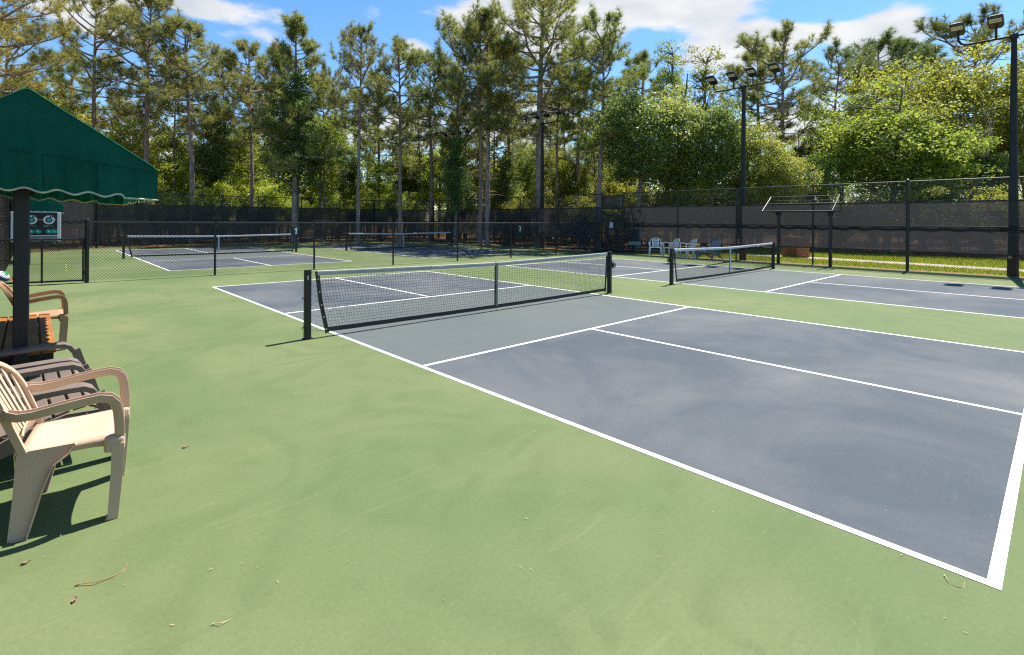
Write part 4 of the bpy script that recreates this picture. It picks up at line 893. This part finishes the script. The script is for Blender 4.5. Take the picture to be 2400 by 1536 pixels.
def leafy_variant(seed, H=9., rx=3., z0=.25, ncl=150, nl=70, size=.16, mat='glossy_leaf', crad=.6, bark='grey_bark', col=False, base_var=.45, stems=1):
    """broadleaf tree or shrub: clumps on limbs through an uneven crown volume"""
    rg = np.random.default_rng(seed); cl_ = []
    lob = [(rg.uniform(0, 6.28), rg.uniform(.1, 1), rg.uniform(.22, .62)) for _ in range(9)]
    while len(cl_) < ncl:
        p = rg.normal(size=3); p /= np.linalg.norm(p); p *= rg.uniform(.35, 1)**.5
        a = math.atan2(p[1], p[0]); h_ = (p[2]+1)/2; k = 1.0
        for la, lh, lr in lob: k += lr*math.exp(-((math.atan2(math.sin(a-la), math.cos(a-la)))**2/.35+(h_-lh)**2/.035))-.065
        prof = 1.0 if not col else .55+.45*math.sin(math.pi*min(1, h_*1.05))
        cl_.append((p[0]*rx*k*prof, p[1]*rx*k*prof, H*(z0+(1-z0)*(.5+.5*p[2]*min(1.12, k)))))
    cent = np.array(cl_); cent[:, 2] = np.maximum(cent[:, 2], .15); rad = crad*rg.uniform(.45, 1.35, ncl)
    V, F, va = leaf_arrays(cent, rad, nl, rg, size, .7, base_var)
    tm = MB(); bm = MB(); forks = []
    for s in range(stems):
        o = Vector((rg.normal(0, .25*(stems > 1)), rg.normal(0, .25*(stems > 1)), -.1)); tip = Vector((rg.normal(0, .25*rx*.5), rg.normal(0, .25*rx*.5), H*.86)); r0 = (.012*H+.03)/math.sqrt(stems)
        pts = [o.lerp(tip, f)+Vector((.12*math.sin(5*f+s), .12*math.cos(4*f+s), 0))*f for f in np.linspace(0, 1, 8)]; tm.tube(pts, [r0*(1-.85*f) for f in np.linspace(0, 1, 8)], 8); forks += pts[2:]
    for c_ in cent[rg.permutation(ncl)[:min(ncl, 70)]]:
        c_ = Vector(c_); b_ = min(forks, key=lambda p: (p-c_).length+(1.5 if p.z > c_.z else 0)); mid_ = b_.lerp(c_, .5)+Vector((0, 0, .12*(c_-b_).length)); bm.tube([b_, mid_, c_], [.035, .02, .008], 4, False)
    tm.add(bm.v, bm.f); tme = tm.mesh('trunk', True); tme.materials.append(MAT[bark])
    return {'trunk': tme, 'crown': np_mesh('crown', V, F, va, mat), 'H': H}

PV = [pine_variant(101, 15, .52, 2.9, 36, 'round'), pine_variant(102, 15.5, .50, 2.7, 40, 'round', .01, 1.0, 14), pine_variant(103, 14, .45, 2.8, 34, 'flat', -.015), pine_variant(104, 13, .50, 2.3, 30, 'round', .02, .9),
      pine_variant(105, 16.5, .42, 3.7, 46, 'round', 0, 1.15, 6, .27), pine_variant(106, 13.5, .42, 2.8, 34, 'flat', .09), pine_variant(107, 12.5, .30, 2.4, 44, 'cone', 0, 1.0, 4), pine_variant(108, 12, .60, 1.7, 22, 'round', .02, .8, 12, .09)]
LV = {'dark': leafy_variant(201, 9, 3.0, .12, 210, 120, .125, 'glossy_leaf', .62), 'dark2': leafy_variant(202, 9, 2.6, .08, 185, 120, .12, 'glossy_leaf', .6),
      'yellow': leafy_variant(203, 11, 4.6, .10, 300, 130, .135, 'bright_leaf', .66), 'yellow2': leafy_variant(204, 8.5, 3.3, .12, 220, 120, .13, 'bright_leaf', .62),
      'column': leafy_variant(205, 10, 1.9, .06, 180, 110, .115, 'glossy_leaf', .55, 'grey_bark', True), 'wisp': leafy_variant(206, 12, 1.5, .45, 70, 70, .11, 'bright_leaf', .5, 'grey_bark', True, .3),
      'thin': leafy_variant(207, 8, 2.0, .30, 90, 90, .115, 'bright_leaf', .5), 'under': leafy_variant(208, 5, 2.2, .05, 125, 105, .11, 'bright_leaf', .55, stems=3), 'under2': leafy_variant(209, 4, 2.1, .05, 115, 105, .10, 'glossy_leaf', .5, stems=4),
      'brush': leafy_variant(210, 3.0, 1.7, .04, 85, 90, .09, 'dry_leaf', .42, stems=5), 'under3': leafy_variant(211, 6.5, 2.0, .05, 135, 100, .115, 'bright_leaf', .55, stems=2)}
def plant(name, var, pos, H, label, cat='tree', group=None, tint=(1, 1, 1), rot=None, wide=1.0):
    s = H/var['H']; e = thing(name, label, cat, (pos.x, pos.y, -.05), rot if rot is not None else random.uniform(0, 6.28), group); e.scale = (s*wide, s*wide, s)
    for k in ('trunk', 'crown'):
        o = obj(k, var[k], None, e)
        if k == 'crown': o.color = (*(c_*1.18 for c_ in tint), 1)
    return e
def topH(row, depth): return 1.618+(PY0-row)/FPX*depth+.05
random.seed(12)
# pines one can tell apart: column, top row, depth, variant, tint, width, label
PINES = [
 (-70, -130, 24, 4, (1.25, 1.1, .9), 1.0, 'large pine whose boughs reach out above the green canopy peak'),
 (10, 70, 33, 2, (1.2, 1.1, .9), 1.0, 'pine with layered boughs standing behind the green canopy, nearest the sunlit side fence'),
 (218, 22, 34, 2, (1.1, 1.05, .9), 1.05, 'broad-crowned pine with a forked trunk rising behind the green canopy'),
 (343, -4, 33.5, 1, (1.05, 1, .9), 1.0, 'tall straight pine with a long bare trunk behind the canopy tip'),
 (405, 150, 37, 7, (.95, 1, .9), 1.0, 'slim pine with a thin bare trunk between two taller pines behind court 1'),
 (450, 66, 34, 3, (1, 1, .9), 1.15, 'pine with rounded crown and pale trunk behind the court 1 net'),
 (590, 112, 36, 3, (1, 1, .9), .95, 'bushy-topped pine next to the dark creeper-draped conifer'),
 (690, 52, 34, 6, (.95, 1.0, .85), 1.1, 'dark pointed conifer draped in creeper, above sign 1'),
 (758, 190, 38, 7, (1, 1, .9), 1.0, 'slim leaning pine right of the creeper-draped conifer'),
 (840, 76, 34, 0, (.95, .95, .85), .8, 'open-crowned pine with a straight thin trunk behind the gap between courts 1 and 2'),
 (938, 116, 36, 3, (.95, 1, .9), 1.0, 'pine with small tufted crown and crooked boughs above the court 2 net'),
 (1075, 82, 38, 2, (.95, 1.0, .88), 1.1, 'dark flat-topped pine behind the floodlight nearest the far fence corner'),
 (1126, 60, 34, 0, (1.0, 1.02, .88), .95, 'one of two close-set tall pine trunks, the slimmer of the pair'),
 (1143, 34, 33.6, 1, (1.0, 1.02, .88), 1.05, 'one of two close-set tall pine trunks, the taller of the pair'),
 (1265, -8, 31.8, 4, (.98, 1.0, .85), 1.18, 'largest pine with a massive trunk and wide crown behind the fence'),
 (1302, 170, 37, 7, (.9, .95, .85), 1.1, 'thin pine just right of the massive pine trunk'),
 (1400, 64, 29.3, 5, (.9, 1.0, .8), 1.1, 'leaning pine with tufted crown behind the tall gate'),
 (1840, 96, 35, 2, (.95, .98, .82), 1.2, 'dark wide pine rising above the hedge behind the floodlight and shelter frame'),
 (1780, 120, 38, 3, (.95, .98, .82), 1.2, 'dense round pine partly behind the floodlight by the grey garden chair'),
 (1930, 150, 38, 5, (.75, .85, .75), 1.0, 'leaning pine between the hedge and the yellow-green trees'),
 (2050, 100, 43, 0, (.55, .7, .6), 1.35, 'dark pine crown peeping over the yellow-green trees'),
 (2130, 112, 46, 3, (.55, .7, .6), 1.5, 'second dark pine crown peeping over the yellow-green trees'),
 (2290, 60, 46, 2, (.7, .75, .6), 1.2, 'pine top showing just above the yellow-green trees by the plated floodlight')]
for px, row, d, v, tint, wd, lab in PINES: plant('pine_tree', PV[v], ground_at(px, d), topH(row, d), lab, 'pine', None, tint, None, wd*1.08)
TREES = [
 (690, 120, 34.2, 'column', (.85, 1, .9), 1.1, 'creeper column hanging on the dark pointed conifer'),
 (1068, 285, 33.8, 'column', (.7, .9, .8), .85, 'dark creeper-clad tree behind the far floodlight pole'),
 (1490, 175, 29.5, 'dark', (1.05, 1.1, .9), .95, 'dark glossy evergreen tree right of the leaning pine'),
 (1585, 165, 31, 'dark2', (1.5, 1.4, 1.1), 1.2, 'tall grey-green evergreen tree behind the white chairs'),
 (1670, 205, 30, 'dark', (1.1, 1.15, .95), .9, 'dense dark evergreen tree left of the middle floodlight pole'),
 (1760, 270, 30, 'dark2', (1.5, 1.35, 1.0), 1.05, 'speckled evergreen tree behind the shelter frame'),
 (1830, 320, 29, 'dark', (1.7, 1.5, 1.1), .95, 'low pale speckled evergreen tree left of the shelter frame'),
 (1562, 86, 34, 'wisp', (.8, .9, .8), 1.0, 'narrow wispy treetop rising above the evergreens'),
 (1650, 100, 36, 'wisp', (.9, .85, .7), 1.2, 'thin airy treetop left of the floodlight heads'),
 (2240, 62, 32, 'yellow', (1.0, .95, .9), 1.15, 'big sunlit yellow-green tree with pale bare limbs'),
 (2420, 110, 31, 'yellow', (.98, .95, .9), 1.0, 'yellow-green tree behind the plated floodlight pole'),
 (2075, 170, 30, 'yellow2', (.92, .98, .9), 1.2, 'rounded yellow-green tree next to the speckled evergreens'),
 (2170, 300, 29, 'yellow2', (.85, 1, .8), 1.0, 'mid-green leafy tree below the big yellow-green one'),
 (1940, 330, 30, 'thin', (.8, 1, .8), 1.0, 'drooping green tree behind the right end of the shelter frame'),
 (2310, 330, 28.5, 'dark', (1.0, 1.1, .85), 1.0, 'darker leafy tree low behind the fence by the plated floodlight'),
 (1885, 300, 34, 'dark2', (1.2, 1.15, .9), 1.0, 'olive-green tree filling the gap between the speckled and the yellow-green trees'),
 (1965, 250, 36, 'thin', (1.1, 1.1, .85), 1.2, 'loose light tree behind the drooping green one, over the shelter frame'),
 (755, 240, 36, 'thin', (.8, .9, .8), 1.0, 'thin dark leafy tree right of the creeper-draped conifer'),
 (505, 190, 37, 'column', (.8, .9, .8), .9, 'dark bushy tree between two pines behind court 1'),
 (120, 190, 34, 'thin', (1.3, 1.1, .8), 1.1, 'light leafy tree above the slope of the green canopy'),
 (60, 230, 31, 'yellow2', (1.2, 1.05, .8), .8, 'sunny yellow-green tree beside the green canopy peak'),
 (280, 260, 34, 'yellow2', (1.1, 1.05, .8), .8, 'sunny leafy tree behind the slope of the green canopy')]
for px, row, d, v, tint, wd, lab in TREES: plant('leafy_tree', LV[v], ground_at(px, d), topH(row, d)*(1.13 if 'dark' in v else 1.06), lab, 'tree', None, tint, None, wd)
# bare pale limbs in the big yellow-green tree
bl = MB(); o = ground_at(2310, 28.6); o.z = 5.2
for dx, dz, L_ in ((-.9, .9, 2.6), (-.5, 1.0, 2.2), (.1, 1.0, 2.4), (-1.1, .45, 2.0), (-.2, .8, 1.5)):
    d_ = (rgt0*dx+Vector((0, 0, dz))-fwd*.25).normalized(); p = [Vector((0, 0, 0))]
    for s in range(5): d_ = (d_+Vector((random.uniform(-.2, .2), random.uniform(-.2, .2), random.uniform(-.05, .15)))).normalized(); p.append(p[-1]+d_*L_/5)
    bl.tube(p, [.07, .055, .045, .035, .022, .01], 5)
    for s in range(2, 6):
        for sg in (-1, 1): q = p[s]; d2 = (d_+rgt0*sg*random.uniform(.4, .9)+Vector((0, 0, random.uniform(0, .5)))).normalized(); bl.tube([q, q+d2*.35, q+d2*.8+Vector((0, 0, .1))], [.018, .012, .005], 4, False)
bl.tube([(0, 0, 0), (.25, -.1, -1.2), (.35, -.2, -5.3)], [.10, .13, .17], 7)
bt = thing('bare_tree', 'pale leafless branching tree in front of the big yellow-green tree', 'tree', (o.x, o.y, 0)); obj('trunk', bl, 'pale_branch', bt, True, loc=(0, 0, 5.2))
random.seed(8)
for px, row, d, v in ((160, 130, 40, 3), (520, 170, 41, 2), (640, 130, 41, 3), (890, 190, 42, 3), (1010, 140, 41, 0), (1195, 130, 40, 3), (1350, 130, 38, 2), (1500, 130, 37, 3)):
    plant('pine_tree', PV[v], ground_at(px, d), topH(row, d), 'pine with tufted crown in the second row behind the foremost pines', 'pine', 'second row of pines', (random.uniform(.8, 1.0), random.uniform(.9, 1.0), .85), None, 1.15)
# slim trunks and small trees deeper in the wood
random.seed(31)
for i in range(26):
    px = 40+i*56+random.uniform(-20, 20); d = random.uniform(40, 52)
    if px > 1480: d += 4
    plant('pine_tree', PV[random.choice([7, 3, 7, 0, 5])], ground_at(px, d), topH(random.uniform(190, 300), d), 'slender pine deep in the wood behind the nearer trees', 'pine', 'slender pines deep in the wood', (random.uniform(.75, 1.05),)*3, None, random.uniform(.8, 1.1))
random.seed(44)
for i in range(38):                       # leafy trees of middle height between the trunks
    px = -20+i*40+random.uniform(-22, 22); d = random.uniform(38.5, 50); v = random.choice(['thin', 'column', 'yellow2', 'yellow2', 'thin', 'wisp']); f = random.uniform(.85, 1.2)
    if 640 < px < 730: continue
    plant('leafy_tree', LV[v], ground_at(px, d), topH(random.uniform(240, 350), d), {'thin': 'loose light-green tree among the pine trunks in the wood', 'column': 'narrow dark tree among the pine trunks in the wood', 'dark2': 'dense dark round tree among the pine trunks in the wood', 'yellow2': 'rounded yellow-green tree among the pine trunks in the wood', 'wisp': 'thin wispy tree among the pine trunks in the wood'}[v], 'tree', 'middle-height trees among the trunks', (f*random.uniform(.9, 1.05), f, f*.85), None, random.uniform(.8, 1.1))
# understorey: bushes behind the fences
GR = 'understorey bushes behind the fences'
UL = {'under': 'leafy yellow-green bush of the undergrowth behind the fence', 'under2': 'low dark glossy bush of the undergrowth behind the fence', 'under3': 'tall loose green bush of the undergrowth behind the fence', 'brush': 'straggly brownish bush of the undergrowth behind the fence'}
def bush(kind, pos, H, tint, wd=1.0): plant('bush', LV[kind], pos, H, UL[kind], 'bush', GR, tint, None, wd)
random.seed(5)
for i in range(34):                       # back fence
    x = -6+i*.80+random.uniform(-.4, .4); y = FNY+random.uniform(2.0, 4.2)+max(0, (x-17)*-.2)
    if x > 17.5: y = random.uniform(33.5, 36)
    k = random.choice(['under', 'under2', 'under', 'brush', 'under3']); f = random.uniform(.95, 1.4)
    bush(k, Vector((x, y, 0)), {'under': 3.6, 'under2': 3.0, 'brush': 2.2, 'under3': 5.2}[k]*random.uniform(.75, 1.2), (f*random.uniform(.88, 1.05), f, f*.85))
for i in range(30):
    x = -8+i*1.1+random.uniform(-.5, .5); y = FNY+random.uniform(6, 11)
    k = random.choice(['under3', 'under', 'under3', 'under']); f = random.uniform(1.0, 1.4)
    bush(k, Vector((x, y, 0)), {'under': 5.0, 'under2': 4.2, 'under3': 6.6}[k]*random.uniform(.8, 1.2), (f*random.uniform(.92, 1.05), f, f*.8), 1.15)
for i in range(22):                       # east side north of the gate
    y = 14.5+i*.95+random.uniform(-.4, .4); x = random.uniform(21.6, 25)+(2.5 if y < 19 else 0)
    k = random.choice(['under', 'brush', 'under2', 'under3', 'brush']); f = random.uniform(.75, 1.15)
    bush(k, Vector((x, y, 0)), {'under': 3.4, 'under2': 3.0, 'brush': 2.6, 'under3': 4.8}[k]*random.uniform(.75, 1.2), (f*1.05, f, f*.85))
for i in range(16):
    y = 16+i*1.5+random.uniform(-.6, .6); x = random.uniform(28, 33); k = random.choice(['under3', 'under', 'under2']); f = random.uniform(.8, 1.15)
    bush(k, Vector((x, y, 0)), random.uniform(4, 6.5), (f*1.1, f, f*.8), 1.2)
for i in range(20):                       # hedge behind the lawn
    y = -9+i*1.25+random.uniform(-.4, .4); x = random.uniform(29.5, 32.5); k = random.choice(['under2', 'under', 'brush', 'under2']); f = random.uniform(.8, 1.1)
    bush(k, Vector((x, y, 0)), random.uniform(2.8, 4.6), (f*1.05, f, f*.85), 1.25)
# far wood that reads as one mass
rg = np.random.default_rng(77); cc = []
for px in np.linspace(-350, 2800, 420):
    d = rg.uniform(54, 68); p_ = ground_at(px+rg.uniform(-8, 8), d); top_ = 9.0+2.0*math.sin(px*.011)+1.6*math.sin(px*.037+1)
    for _ in range(7): cc.append((p_.x+rg.normal(0, 1.2), p_.y+rg.normal(0, 1.2), top_*rg.uniform(.02, 1)**.8))
cc = np.array(cc); V, F, va = leaf_arrays(cc, rg.uniform(.8, 1.6, len(cc)), 36, rg, .34, .8, .45)
fo = bpy.data.objects.new('distant_wood', np_mesh('distant_wood', V, F, va, 'bright_leaf')); COL.objects.link(fo); fo.color = (.8, .85, .75, 1); tag(fo, 'far-off mass of green woodland seen between the trunks', 'woodland', kind='stuff')
# lawn grass
rg = np.random.default_rng(9); n = 42000; gx = rg.uniform(FX+.55, 29.5, n); gy = rg.uniform(-6, 14, n)
keep = np.ones(n, bool); cx_ = np.interp(gy, [c[1] for c in cl], [c[0] for c in cl]); keep &= np.abs(gx-cx_) > .74; gx, gy = gx[keep], gy[keep]; n = len(gx)
b_ = np.stack([gx, gy, np.full(n, -.03)], 1); a = rg.uniform(0, 6.28, n); s_ = np.stack([np.cos(a), np.sin(a), np.zeros(n)], 1)*.014; tip = b_+np.stack([rg.normal(0, .03, n), rg.normal(0, .03, n), rg.uniform(.05, .11, n)], 1)
V = np.stack([b_-s_, b_+s_, tip], 1).reshape(-1, 3); go = bpy.data.objects.new('grass', np_mesh('grass', V, np.arange(len(V)).reshape(-1, 3), np.clip(rg.normal(.5, .22, n), 0, 1), 'grass_blade')); COL.objects.link(go); tag(go, 'short bright green grass on either side of the path', 'grass', kind='stuff')
